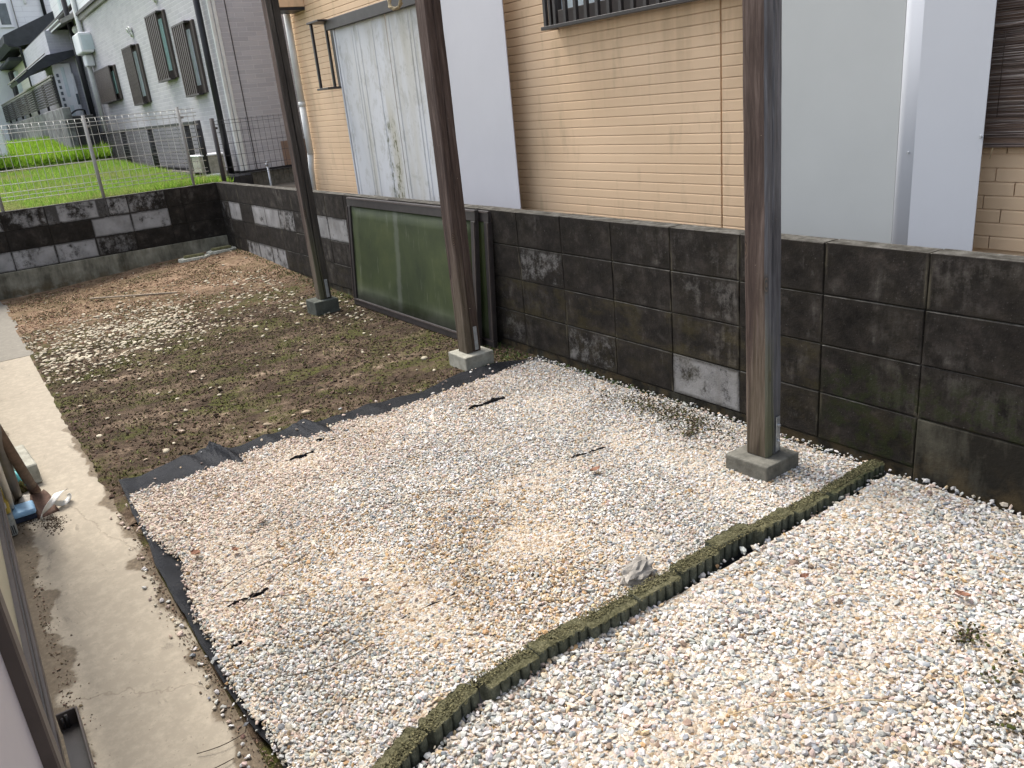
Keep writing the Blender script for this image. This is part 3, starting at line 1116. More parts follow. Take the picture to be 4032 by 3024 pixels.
def edge_x(y):
    return .683 + max(0, -1.75 - y) ** 1.6 * .48


bm = bmesh.new()
st_ = .02
vv = {}
for i in range(int(4.1 / st_)):
    for j in range(int(2.4 / st_)):
        x_, y_ = -1.6 + i * st_, -2.39 + j * st_
        if x_ < 2.4 and bed_keep(x_ + st_ / 2, y_ + st_ / 2):
            q = []
            for a, c in ((i, j), (i + 1, j), (i + 1, j + 1), (i, j + 1)):
                if (a, c) not in vv:
                    X_, Y_ = -1.6 + a * st_, -2.39 + c * st_
                    vv[(a, c)] = bm.verts.new((X_, Y_, -0.8415 + 0.014 * min(1, max(0, (X_ + 1.4) / 1.5)) + 0.004 * mnoise.noise((X_ * 30, Y_ * 30, 0))))
                q.append(vv[(a, c)])
            bm.faces.new(q)
me = bpy.data.meshes.new('fine_gravel')
bm.to_mesh(me)
bm.free()
me.materials.append(MATS['fine_gravel'])
stuff(link(bpy.data.objects.new('fine_gravel', me)))


def gravel(name, label, x0, x1, y0, y1, right_bed):
    Vs, Fs, Ts, off = [], [], [], 0
    mean = .0146 if right_bed else .0116
    for layer, (step, lift) in enumerate(((mean * .92, 0.0), (mean * .765, 0.0055))):
        x, y = gravel_points(x0, x1, y0, y1, step)
        keep = np.ones(len(x), bool)
        if not right_bed:
            gt = np.interp(-y, [-p[1] for p in GR_TOP], [p[0] for p in GR_TOP])
            gl = np.interp(x, [p[0] for p in GL], [p[1] for p in GL])
            rag = RNG.normal(0, .010, len(x)) + .035 * vnoise(x * 0, y, 9.0, 4.0) - .05 * np.clip(RNG.normal(-1.2, 1, len(x)), 0, 1)
            keep &= (x > gt + rag + (0.012 if layer else 0)) & (y > gl + rag * .4 + (0.008 if layer else 0))
            keep &= ~((x > .645) & (y > -2.03))
            keep &= ~((np.abs(x - .378) < .096) & (np.abs(y + .322) < .096))
            curve = .655 + np.clip(-1.75 - y, 0, 1) ** 1.6 * .48
            keep &= x < curve - .006
            for a, c in FOLDS:
                keep &= ~((np.abs(x - (a[0] + c[0]) / 2 - .001) < .0045) & (y > a[1] - .01) & (y < c[1] + .01) & (RNG.random(len(x)) < .9))
        else:
            curve = .71 + np.clip(-1.75 - y, 0, 1) ** 1.6 * .48
            keep &= x > curve + .004
            keep &= ~((x < curve + .035) & (y > -1.25) & (RNG.random(len(x)) < .8))
        for (bx, by), r in BARE:
            keep &= ~(((x - bx) ** 2 / (r * 1.0) ** 2 + (y - by) ** 2 / (r * 1.5) ** 2 < 1) & (RNG.random(len(x)) < .86))
        # thin out towards the wall foot
        keep &= ~((y > -.05 - .03 * RNG.random(len(x))) & (RNG.random(len(x)) < .8))
        x, y = x[keep], y[keep]
        z = bed_height(x, y) + lift + RNG.uniform(-.003, .004, len(x))
        S = np.clip(RNG.lognormal(math.log(mean), .30, len(x)), mean * .5, mean * 2.1)
        V, F, tv = scatter(np.stack([x, y, z], 1), S, (.5, .95, .34, .66), .42, tints_for(x, y), layer, 16, .34 if layer else .2)
        Vs.append(V); Fs.append(F + off); Ts.append(tv)
        off += len(V)
    V, F, tv = np.concatenate(Vs), np.concatenate(Fs), np.concatenate(Ts)
    o = stuff(np_mesh(name, V, F, 'gravel_stone', tv))
    o['label'] = label
    o['category'] = 'gravel'
    return o


gravel('gravel', 'pinkish and golden decorative gravel spread on black fabric between soil bed and mossy edging', -1.62, 1.0, -2.42, 0.0, False)
gravel('gravel', 'whiter mixed decorative gravel on the near side of the mossy edging', 0.66, 1.95, -2.42, 0.0, True)

# loose stones that rolled on to the fabric margin, the path edge and the wall foot
n = 190
x = np.concatenate([RNG.uniform(-1.62, -1.4, 40), RNG.uniform(-1.3, .7, 70), RNG.uniform(-1.4, 1.6, 80)])
y = np.concatenate([RNG.uniform(-2.3, -.1, 40), -2.385 - np.abs(RNG.normal(0, .022, 70)), RNG.uniform(-.07, -.01, 80)])
z = np.concatenate([np.array([fab_z(a, c) for a, c in zip(x[:40], y[:40])]) + .005, np.full(70, -.862), np.full(80, -.835)])
V, F, tv = scatter(np.stack([x, y, z], 1), np.clip(RNG.lognormal(math.log(.0145), .3, n), .008, .026), (.6, .95, .4, .7), .3, tints_for(x, y), 1, 8, .28)
stuff(np_mesh('stray_gravel', V, F, 'gravel_stone', tv))

# ------------------------------------------------------------------ pebbles, clods and moss on the soil
pts = []
while len(pts) < 1900:
    x = random.uniform(-6.3, -2.9)
    y = random.uniform(-2.38, -.25)
    ax = -4.75 + (y + 1.5) * -.35                               # the pebbly band runs slantwise
    d = abs(x - ax)
    w = math.exp(-(d / 0.72) ** 2) * (0.5 + 0.9 * max(0, mnoise.noise((x * 1.8, y * 1.8, 5)) + .25))
    w *= 1 - .75 * sstep(y, -1.7, -.8)
    w *= min(1, max(0, (-3.0 - x) / .8))
    if random.random() < w:
        pts.append((x, y))
for _ in range(190):
    pts.append((random.uniform(-7.3, -1.75), random.uniform(-2.35, -.1)))
for _ in range(70):
    pts.append((random.uniform(-4.3, -3.4), random.uniform(-.45, -.05)))
P = np.array([(a, c, soil_z(a, c) + .004) for a, c in pts])
S = np.clip(RNG.lognormal(math.log(.0235), .32, len(P)), .010, .055)
base = np.where(RNG.random((len(P), 1)) < .75, np.array([[.43, .38, .28]]), np.array([[.28, .22, .15]]))
T = base * RNG.uniform(.75, 1.15, (len(P), 1))
V, F, tv = scatter(P, S, (.6, .9, .32, .5), .14, T, 2, 10, .06)
stuff(np_mesh('pale_pebbles', V, F, 'pebble_stone', tv, smooth=True))

n = 15000
x = RNG.uniform(-7.45, -1.45, n)
y = RNG.uniform(-2.39, -.03, n)
cl = vnoise(x, y, 2.4, 1.0)
keep = cl > -.25 + RNG.normal(0, .12, n)
x, y = x[keep], y[keep]
# crumbs of mud spilling on to the path beside the gravel and along the house
xe = RNG.uniform(-2.6, 1.3, 1500)
ye = np.array([at_x(FL, a) for a in xe]) - np.abs(RNG.normal(0, .022, 1500)) - .004
xs_ = np.concatenate([RNG.normal(-.55, .28, 200), RNG.normal(.15, .25, 200), RNG.uniform(-1.9, .5, 100)])
ys_ = -2.755 + np.abs(RNG.normal(0, .024, 500))
z = np.array([soil_z(a, c) for a, c in zip(x, y)])
P = np.concatenate([np.stack([x, y, z + .002], 1), np.stack([xe, ye, np.full(1500, -.865)], 1), np.stack([xs_, ys_, np.full(500, -.866)], 1)])
S = np.clip(RNG.lognormal(math.log(.014), .4, len(P)), .005, .045)
S[-2000:] *= .34
T = np.array([.070, .050, .035]) * RNG.uniform(.45, 1.7, (len(P), 1)) * RNG.uniform(.9, 1.1, (len(P), 3))
far = (P[:, 0] < -4.6)
T[-2000:] *= 2.0
T[far] = T[far] * np.array([2.0, 1.75, 1.6])
V, F, tv = scatter(P, S, (.5, 1, .3, .6), .3, T, 1, 10, .3)
stuff(np_mesh('soil_crumbs', V, F, 'clod', tv))


def blades(name, X, Y, Z, h, w, lean, tints, mat='leafy'):
    n = len(X)
    a = RNG.uniform(0, 2 * np.pi, n)
    dx, dy = np.cos(a) * w, np.sin(a) * w
    b_ = RNG.uniform(0, 2 * np.pi, n)
    l = RNG.uniform(0, 1, n) * lean * h
    V = np.empty((n, 3, 3))
    V[:, 0] = np.stack([X - dx, Y - dy, Z], 1)
    V[:, 1] = np.stack([X + dx, Y + dy, Z], 1)
    V[:, 2] = np.stack([X + np.cos(b_) * l, Y + np.sin(b_) * l, Z + h], 1)
    F = np.arange(n * 3).reshape(n, 3)
    return np_mesh(name, V.reshape(-1, 3), F, mat, np.repeat(tints, 3, axis=0))


n = 42000
x = RNG.uniform(-7.4, -1.5, n)
y = RNG.uniform(-2.39, -.02, n)
m = vnoise(x, y, 2.2, 8.0) + .5 * vnoise(x, y, 7.0, 3.0)
near = np.clip((x + 4.2) / .6, 0, 1)
keep = m > .08 - .30 * near + RNG.normal(0, .12, n)
x, y = x[keep], y[keep]
z = np.array([soil_z(a, c) for a, c in zip(x, y)]) - .002
k = RNG.random((len(x), 1))
T = np.where(k < .42, np.array([[.085, .095, .022]]), np.where(k < .72, np.array([[.15, .125, .055]]), np.array([[.075, .052, .035]])))
T = T * RNG.uniform(.55, 1.5, (len(x), 1))
stuff(blades('moss_tufts', x, y, z, RNG.uniform(.006, .016, len(x)), RNG.uniform(.003, .008, len(x)), 1.6, T))

# green weeds along the foot of the walls
n = 1400
x = np.concatenate([RNG.uniform(-7.4, -4.0, 500), RNG.uniform(-2.0, -1.45, 500), RNG.uniform(-1.3, .5, 400)])
y = np.concatenate([RNG.uniform(-.10, -.01, 500), RNG.uniform(-.32, -.01, 500), RNG.uniform(-.05, -.008, 400)])
z = np.array([soil_z(a, c) for a, c in zip(x[:1000], y[:1000])])
z = np.concatenate([z, np.full(400, -.845)])
T = np.array([.05, .085, .018]) * RNG.uniform(.5, 1.5, (n, 1))
stuff(blades('wall_foot_weeds', x, y, z, RNG.uniform(.008, .026, n), RNG.uniform(.002, .006, n), 1.2, T))

# ------------------------------------------------------------------ fluted garden edging
edging = thing('garden_edging', 'low mossy row of fluted concrete edging blocks dividing the two gravel beds', 'edging')
joints = [-.02, -.195, -.38, -.565, -.755, -.94, -1.122, -1.305, -1.50, -1.685, -1.865, -2.045, -2.22, -2.40]


for i, (ya, yb) in enumerate(zip(joints, joints[1:])):
    L = ya - yb - .006
    nfl = 5
    half = []
    N = 40
    for k in range(N + 1):
        s_ = -L / 2 + L * k / N
        ph = (k / N * nfl) % 1.0
        flute = abs(math.sin(math.pi * ph)) ** .6
        half.append((s_, .0205 + .0115 * flute))
    b = MB()
    nose = 0.010
    outline = [(o, s_) for s_, o in half] + [(-o, s_) for s_, o in half[::-1]]
    # one end bulges, the other is hollow, so the blocks nest
    outline = [(u, v + (nose * (1 - (u / .028) ** 2))) for u, v in outline]
    rise = .006 * mnoise.noise((i * 1.7, .4, 0))
    top = -.788 + rise - (0.012 if i < 4 else 0)
    b.prism(outline, -.95, top, 0.0035, 0.0022)
    for v in b.bm.verts:
        if i < 5:
            v.co += Vector((mnoise.noise(v.co * 40 + Vector((i, 0, 0))), mnoise.noise(v.co * 43 + Vector((0, i, 0))), mnoise.noise(v.co * 41))) * (.0045 if v.co.z > -.9 else 0)
    o = b.build('edging_block', 'edging', edging)
    yc = (ya + yb) / 2
    ang = math.atan2(edge_x(yb) - edge_x(ya), ya - yb)
    o.location = ((edge_x(ya) + edge_x(yb)) / 2, yc, 0)
    o.rotation_euler = (rad(random.uniform(-.8, .8)), rad(random.uniform(-1.5, 1.5)), ang + rad(random.uniform(-1.2, 1.2)))
# moss crumbs sitting on top of the edging
n = 5200
yy = RNG.uniform(-2.4, -.03, n)
xx = np.array([edge_x(v) for v in yy]) + RNG.uniform(-.021, .021, n)
zz = np.full(n, -.786) - np.where(yy > -.755, .011, 0)
T = np.array([.085, .078, .042]) * RNG.uniform(.4, 2.2, (n, 1))
V, F, tv = scatter(np.stack([xx, yy, zz], 1), RNG.uniform(.002, .0065, n), (.6, 1, .5, .9), .4, T, 1, 6, .3)
stuff(np_mesh('moss_crumbs', V, F, 'clod', tv, parent=edging))

# ------------------------------------------------------------------ wooden posts on footings
def post(label, x, y, z0, top, block_mat, s_, block_label, rot, lean):
    t = thing('wooden_post', label, 'post', (x, y, z0), 'weathered wooden posts in a row beside the block wall', rad(rot))
    b = MB()
    h = top - z0
    w = s_ / 2
    nz = 26
    prev = None
    # a squared timber: chamfered corners, faces slightly hollowed and twisted by drying
    prof = []
    c = .007
    for sx, sy in ((-1, -1), (1, -1), (1, 1), (-1, 1)):
        if sx == sy:
            prof += [(sx * w, sy * (w - c)), (sx * (w - c), sy * w)]
        else:
            prof += [(sx * (w - c), sy * w), (sx * w, sy * (w - c))]
    # add the drying split in the +x face
    prof2 = []
    for i, p in enumerate(prof):
        prof2.append(p)
        if i == 3:
            prof2 += [(w, -.010), (w - .014, -.005), (w, .000)]
    rings = []
    for k in range(nz + 1):
        zz_ = .003 + h * k / nz
        tw = rad(1.2) * mnoise.noise((zz_ * .9, x, 0))
        ring = []
        for j, (px, py) in enumerate(prof2):
            k2 = 1.0
            gap = 0.0
            if j in (4, 6):
                gap = (1 if j == 6 else -1) * .0022 * (0.4 + abs(mnoise.noise((zz_ * 2.3, x * 3, 4))))
            if j == 5:
                px = w - .016 * max(0.25, min(1, .6 + mnoise.noise((zz_ * 1.7, x * 5, 2))))
            wob = .0022 * mnoise.noise((zz_ * 6, j * 3.1, x))
            qx, qy = px + wob, py + gap * 1.0 + wob * .6 + (.010 * mnoise.noise((zz_ * 1.6, x, 8)) if j in (4, 5, 6) else 0)
            ring.append(b.bm.verts.new((qx * math.cos(tw) - qy * math.sin(tw) + lean[0] * zz_, qx * math.sin(tw) + qy * math.cos(tw) + lean[1] * zz_, zz_)))
        rings.append(ring)
    m_ = len(prof2)
    for A_, B_ in zip(rings, rings[1:]):
        for j in range(m_):
            f = b.bm.faces.new((A_[j], A_[(j + 1) % m_], B_[(j + 1) % m_], B_[j]))
            mx = (prof2[j][0] + prof2[(j + 1) % m_][0]) / 2
            f.material_index = 1 if mx > w * .6 else 0
    b.bm.faces.new(rings[-1])
    b.bm.faces.new(rings[0][::-1])
    b.build('timber', ['brown_wood', block_mat], t)
    # strap plate screwed to the +x face
    p = MB()
    p.box((w + .0005, .006, .012), (w + .0045, .030, .155), .0015)
    pl = p.build('strap_plate', 'galvanised', t)
    for zb in (.055, .120):
        q = MB()
        q.tube([(w + .003, .018, zb), (w + .012, .018, zb)], .0065, 6)
        q.build('bolt', 'galvanised', pl)
    return t


def footing_block(label, x, y, ztop, s_, mat, h=.22):
    b = MB()
    b.box((-s_ / 2, -s_ / 2, -h), (s_ / 2, s_ / 2, 0), .006, 2, jit=.0025)
    o = b.build('post_footing', mat)
    o.location = (x, y, ztop)
    return tag(o, label, 'concrete footing', 'square concrete footings under the posts')


footing_block('darker grey square concrete footing standing in the gravel under the nearest post', .378, -.322, -.764, .196, 'cast_concrete')
post('thick weathered post standing in the gravel on the dark grey footing nearest the camera', .376, -.312, -.764, 1.62, 'grey_wood', .094, '', 3.2, (-.018, 0.002))
footing_block('pale square concrete footing beside the black fabric edge under the middle post', -1.745, -.315, -.782, .200, 'pale_concrete')
post('brown cracked wooden post standing in front of the leaning green panels', -1.755, -.315, -.782, 1.62, 'brown_wood', .101, '', 1.5, (-.012, .004))
footing_block('small sooty concrete footing on bare soil under the farthest post', -3.865, -.375, -.757, .200, 'sooty_concrete')
post('farthest slim wooden post standing on bare soil left of the green panels', -3.865, -.353, -.757, 1.62, 'drab_wood', .097, '', -1.0, (-.014, 0.0))
beam = box('roof_beam', 'timber_dark', (-4.3, -.37, 1.625), (.8, -.27, 1.74), None, .006)
tag(beam, 'dark timber beam lying along the tops of the three wooden posts', 'beam')

rope = MB()
cx_, cz_ = -2.24, 1.235
pts = [(cx_ - .02, -.25, 1.63)] + [(cx_ + .078 * math.sin(a) , -.25 + .01 * math.sin(3 * a), cz_ - .09 * math.cos(a)) for a in np.linspace(-2.6, 2.6, 26)] + [(cx_ + .02, -.25, 1.63)]
rope.tube(pts, .0085, 7)
for s0 in (0, math.pi):
    tw = []
    for i, p in enumerate(pts[1:-1]):
        a = i * 1.1 + s0
        tw.append((p[0] + .005 * math.cos(a), p[1] + .008 * math.sin(a), p[2] + .005 * math.cos(a)))
    rope.tube(tw, .006, 5)
tag(rope.build('rope_loop', 'rope_fibre', None, True), 'frayed rope loop hanging above the stained sheet near the middle post', 'rope')

# ------------------------------------------------------------------ old window sashes leaning on the wall
def leaning_panel(label, x0, x1, zt, zb, yt, yb, glass_only_right=None):
    t = thing('leaning_sash', label, 'window sash', (x0, yb, zb), 'old window sashes leaning on the block wall')
    W = x1 - x0
    L = math.hypot(zt - zb, yt - yb)
    t.rotation_euler = (math.atan2(-(yt - yb), zt - zb), 0, 0)
    fr = .05
    for nm, lo, hi in (('top_rail', (0, -.012, L - .065), (W, .016, L)), ('bottom_rail', (0, -.012, 0), (W, .016, .052)),
                       ('side_stile', (0, -.0125, .0525), (fr, .0165, L - .0655)), ('side_stile', (W - fr, -.0125, .0525), (W, .0165, L - .0655))):
        box(nm, 'dark_aluminium', lo, hi, t, .002)
    b = MB()
    # thin beads and corner hooks
    b.box((0.004, -.0165, L - .012), (W - .004, -.0125, L - .005))
    b.box((0.004, -.0165, .040), (W - .004, -.0125, .047))
    b.box((W - .010, -.018, .055), (W - .003, -.013, L - .07))
    b.box((.003, -.018, .055), (.010, -.013, L - .07))
    b.build('bead', 'brown_aluminium', t)
    n_ = 14
    b = MB()
    g = [[b.bm.verts.new((fr + (W - 2 * fr) * i / n_, -.002 + .004 * mnoise.noise((i * .4, j * .5, x0)), .052 + (L - .117) * j / 8)) for j in range(9)] for i in range(n_ + 1)]
    for i in range(n_):
        for j in range(8):
            b.bm.faces.new((g[i][j], g[i + 1][j], g[i + 1][j + 1], g[i][j + 1])).smooth = True
    pn = b.build('pane', 'algae_pane', t)
    sm = pn.modifiers.new('thickness', 'SOLIDIFY')
    sm.thickness = .004
    return t


leaning_panel('large sash with algae-green pane leaning behind the middle post, in front of the second sash', -3.80, -1.945, -.004, -.846, -.045, -.122)
leaning_panel('second green sash mostly hidden behind the larger one, only its right edge showing', -3.62, -1.853, -.010, -.852, -.012, -.068)
for sx in ((-1.91, -.13), (-1.84, -.10)):
    pass

# ------------------------------------------------------------------ pale mossy blocks in the far corner
def pale_slab(label, px, py, rz, s_):
    zg = soil_z(px, py)
    t = thing('pale_slab', label, 'slab', (px, py, zg), 'two pale mossy slabs on the soil in the far corner', rad(rz))
    b = MB()
    pts = []
    for k in range(22):
        a = 2 * math.pi * k / 22
        ca, sa = math.cos(a), math.sin(a)
        rx = abs(ca) ** .55 * math.copysign(1, ca) * .075 * (1 + .10 * mnoise.noise((ca * 3, sa * 3, s_)))
        ry = abs(sa) ** .55 * math.copysign(1, sa) * .165 * (1 + .10 * mnoise.noise((sa * 4, ca * 4, s_)))
        pts.append((rx, ry))
    b.prism(pts, -.01, .026, .006, .002)
    b.build('base', 'mossy_tile', t)
    b = MB()
    b.box((-.03, -.11, .0265), (.03, .11, .055), .005, jit=.003)
    b.build('raised_bar', 'mossy_bar', t)


pale_slab('left one of two pale mossy slabs with a raised bar on the soil', -7.18, -.50, -4, 1.0)
pale_slab('right one of two pale mossy slabs, nearest the far corner of the walls', -7.26, -.17, 3, 4.0)

# ------------------------------------------------------------------ cream house beyond the wall
HY = 1.0
cream = thing('cream_house', 'cream clapboard house wall close behind the long block wall', 'house', (-7.13, HY, -1.0))
box('wall_core', 'siding', (-7.12 + 7.13, .014, 0.0), (3.6 + 7.13, 5.0, 4.4), cream)
PITCH = .0573
Z0 = -.2 - PITCH * 9
segs = [(-7.13, -4.2), (-4.198, -.967), (-.957, .45)]


def board_mesh(w, h):
    b = MB()
    b.extrude_x([(.0135, 0), (.0135, h), (.0062, h), (0.0, h - .0085), (0.0, .0)], 0, w)
    bmesh.ops.recalc_face_normals(b.bm, faces=b.bm.faces)
    me = bpy.data.meshes.new('siding_board')
    b.bm.to_mesh(me)
    b.bm.free()
    me.materials.append(MATS['siding'])
    return me


def rel(o, x, z, y=HY):
    o.location = (x + 7.13, y - HY, z + 1.0)


rows_n = 50
for (xa, xb) in segs:
    me = board_mesh(xb - xa - .002, PITCH - .0016)
    for k in range(rows_n):
        z = Z0 + PITCH * k
        if z > 2.05:
            break
        o = bpy.data.objects.new('siding_board', me)
        link(o, cream)
        rel(o, xa, z + .003)
BRW = .262
mb_ = board_mesh(BRW - .005, PITCH - .0016)
for k in range(9, 22):
    z = Z0 + PITCH * k
    x = .452 + [0.0, .105, .03, .15, .07][k % 5]
    if x > .455:
        mm = board_mesh(x - .452 - .005, PITCH - .0016)
        o = link(bpy.data.objects.new('siding_board', mm), cream)
        rel(o, .452, z + .003)
    while x < 1.0:
        o = link(bpy.data.objects.new('siding_board', mb_), cream)
        rel(o, x, z + .003)
        x += BRW
# projecting beam end with a dark underside near the far corner
b = MB()
b.box((.29, -.30, 2.685), (.61, -.001, 3.3), .004)
pr = b.build('eave_bracket', 'siding', cream)
b = MB()
b.box((.287, -.303, 2.655), (.613, -.002, 2.683), .002)
b.build('soffit', 'black_pvc', pr)

pipe = MB()
pipe.tube([(-6.90, .94, 1.95), (-6.90, .94, .74)], .036, 12)
pipe.tube([(-6.90, .94, .735), (-6.90, .94, .20)], .036, 12)
pipe.tube([(-6.90, .94, .765), (-6.90, .94, .715)], .040, 12)
pipe.tube([(-6.90, .94, .22), (-6.97, .945, .04), (-7.02, .95, -.3)], [.036, .030, .028], 12)
tag(pipe.build('downpipe', 'white_pvc'), 'white plastic downpipe at the far corner of the cream house', 'downpipe')

# barred window at the top edge
win = thing('barred_window', 'brown barred window high on the cream wall above its painted shadow streaks', 'window', (-2.36, HY, 1.0))
wx1 = 2.05
box('frame', 'brown_aluminium', (.03, -.05, .03), (wx1, -.001, .11), win, .003)
box('frame', 'brown_aluminium', (.03, -.05, .1105), (.085, -.001, .95), win, .003)
box('frame', 'brown_aluminium', (wx1 - .055, -.05, .1105), (wx1, -.001, .95), win, .003)
box('frame', 'brown_aluminium', (1.0, -.04, .1105), (1.05, -.001, .95), win, .003)
box('pane', 'glass_pale', (.0855, -.016, .1105), (.9995, -.010, .95), win)
box('pane', 'glass_dark', (1.0505, -.016, .1105), (wx1 - .0555, -.010, .95), win)
gr = box('grille_rail', 'dark_aluminium', (-.012, -.125, 0.0), (wx1 + .05, -.085, .022), win, .002)
box('grille_rail', 'dark_aluminium', (0.0, -.0845, .001), (.022, -.001, .020), win, .002)
x = .012
k = 0
while x < wx1 + .03:
    box('grille_bar', 'dark_aluminium', (x, -.118, .0225), (x + .028, -.094, .95), win, .002)
    x += .1025
    k += 1
box('grille_rail', 'dark_aluminium', (-.012, -.125, .951), (wx1 + .05, -.085, .975), win, .002)
box('grille_bar', 'dark_aluminium', (-.006, -.060, .021), (.020, -.036, .95), win, .002)

# older grille and stained sheet
og = thing('window_grille', 'dark window grille end sticking out left of the stained sheet', 'window grille', (-5.86, HY, .84))
for (xa, ya) in ((.02, -.27), (.02, -.12)):
    box('grille_bar', 'dark_aluminium', (xa, ya, .018), (xa + .028, ya + .024, .60), og, .002)
box('grille_rail', 'dark_aluminium', (0.0, -.29, 0.0), (.28, -.001, .017), og, .002)
box('grille_rail', 'dark_aluminium', (0.0, -.29, .601), (.28, -.001, .619), og, .002)
box('window_jamb', 'dark_aluminium', (.20, -.145, .018), (.285, -.0015, .60), og, .002)
box('glass_edge', 'glass_pale', (.15, -.10, .03), (.195, -.02, .59), og)

sheet = thing('stained_sheet', 'weather-stained ribbed grey sheet hung over a window, with green moss marks', 'sheet', (-5.56, .85, -1.0))
xs = [0, .36, .82, 1.083, 1.62]


def rib_panel(x0, x1, ribs):
    b = MB()
    prof = [(x0, 0.0)]
    for r_ in ribs:
        prof += [(r_ - .022, 0), (r_ - .014, -.0045), (r_ + .014, -.0045), (r_ + .022, 0)]
    prof += [(x1, 0.0)]
    a = [b.bm.verts.new((u, v, 0)) for u, v in prof]
    c = [b.bm.verts.new((u, v, 2.40)) for u, v in prof]
    for i in range(len(prof) - 1):
        b.bm.faces.new((a[i], a[i + 1], c[i + 1], c[i]))
    o = b.build('sheet_panel', 'stained_sheet', sheet)
    m = o.modifiers.new('thickness', 'SOLIDIFY')
    m.thickness = .004
    return o


rib_panel(.03, 1.076, [.07, .38, .43, .52, .80])
rib_panel(1.086, 1.75, [1.13, 1.46, 1.52])
box('edge_lip', 'pale_sheet', (0.0, -.012, 0.0), (.026, .004, 2.40), sheet, .002)
box('top_bar', 'dark_aluminium', (-.06, -.05, 2.36), (1.8, -.013, 2.455), sheet, .004)

ws = box('white_sheet', 'white_sheet', (-3.85, .868, -1.0), (-2.775, .876, 1.95), None, .002)
tag(ws, 'plain white flat sheet standing behind the wall right of the middle post', 'sheet')

gs = thing('metal_sheet', 'tall pale grey metal sheet with a rounded vertical fold right of the near post', 'sheet', (-.62, .88, -1.0))
b = MB()
g0 = [(0.0, 0.0), (.762, 0.0)]
b.box((0, 0, 0), (.765, .006, 3.0), .0015)
b.build('left_panel', 'grey_sheet', gs)
b = MB()
prof = [(.772, .040), (.772, .006)]
for a in np.linspace(180, 90, 9):
    prof.append((.812 + .04 * math.cos(rad(a)), -.004 - .028 * math.sin(rad(a)) * 1.0))
prof += [(.86, -.030), (1.136, -.012)]
a_ = [b.bm.verts.new((u, v, 0)) for u, v in prof]
c_ = [b.bm.verts.new((u, v, 3.0)) for u, v in prof]
for i in range(len(prof) - 1):
    f = b.bm.faces.new((a_[i], a_[i + 1], c_[i + 1], c_[i]))
    f.smooth = 1 < i < len(prof) - 2
rp = b.build('right_panel', 'pale_sheet', gs)
m = rp.modifiers.new('thickness', 'SOLIDIFY')
m.thickness = .004
m.offset = -1
for sx, sz, sy in ((.835, 1.225, -.031), (1.127, 1.287, -.013)):
    q = MB()
    q.tube([(sx, sy + .004, sz), (sx, sy - .006, sz)], .006, 8)
    q.build('screw', 'galvanised', gs)

# reed screen
reed = thing('reed_screen', 'brown reed screen hanging on the cream wall at the right edge', 'screen', (.44, .955, .235))
b = MB()
for i in range(620):
    z = random.uniform(-.005, 1.45)
    x0 = random.uniform(-.03, .03) if random.random() < .6 else random.uniform(.0, .5)
    x1 = x0 + random.uniform(.3, 1.1)
    sl = random.gauss(0, .010)
    y = random.uniform(-.014, .004)
    r = random.uniform(.0011, .0026)
    b.tube([(x0, y, z), ((x0 + x1) / 2, y + random.uniform(-.003, .003), z + sl * .5 + random.gauss(0, .002)), (x1, y, z + sl)], r, 4)
stuff(b.build('reeds', 'reed', reed))
box('backing_board', 'brown_panel', (-.02, .012, 0.0), (1.3, .022, 1.46), reed)
for zz_ in (.12, .62, 1.12):
    tube('binding_thread', 'twig_bark', [(.09, -.02, zz_), (.09, -.02, zz_ + .32)], .0015, reed, 5)
tube('loose_straw', 'straw', [(.085, -.015, .0), (.078, -.018, -.045)], .0015, reed, 5)

# ------------------------------------------------------------------ mesh fences
def mesh_fence(name, label, P0, axis, length, z0, zs, zv0, zv1, pitch, wr, mat, posts, post_r, post_mat, pz0, pz1, folded=(), latches=False, group=None):
    t = thing(name, label, 'fence', P0, group)

    def at(s_, off, z):
        return (s_, off, z) if axis == 'x' else (off, s_, z)
    for z in zs:
        off = folded[z] if z in folded else 0.0
        tube('horizontal_wire', mat, [at(0, off, z), at(length, off, z)], wr * 1.25, t, 6)
    n_ = int(length / pitch)
    proto = None
    for i in range(n_ + 1):
        if proto is None:
            q = MB()
            if folded:
                zz_ = sorted(folded)
                top = [z for z in zz_ if z > (zv0 + zv1) / 2]
                bot = [z for z in zz_ if z < (zv0 + zv1) / 2]
                path = [at(0, 0.0 if not bot else folded[bot[0]], zv0)] + [at(0, folded[z], z) for z in bot] + [at(0, 0, bot[-1] + .03 if bot else zv0 + .05), at(0, 0, top[0] - .03)] + [at(0, folded[z], z) for z in top]
            else:
                path = [at(0, .004, zv0), at(0, .004, zv1)]
            q.tube(path, wr, 5)
            proto = q.build('vertical_wire', mat, t)
            o = proto
        else:
            o = link(proto.copy(), t)
        o.location = at(i * pitch, 0, 0)
    for s_ in posts:
        q = MB()
        q.tube([at(s_, .03, pz0), at(s_, .03, pz1)], post_r, 10)
        pz = q.build('post', post_mat, t)
        for zc in (pz1 - .11, pz0 + .11):
            q = MB()
            q.box(at(s_ - .012, -.008, zc - .012), at(s_ + .05, .03, zc + .012), .002)
            q.build('bracket', post_mat, pz)
    return t


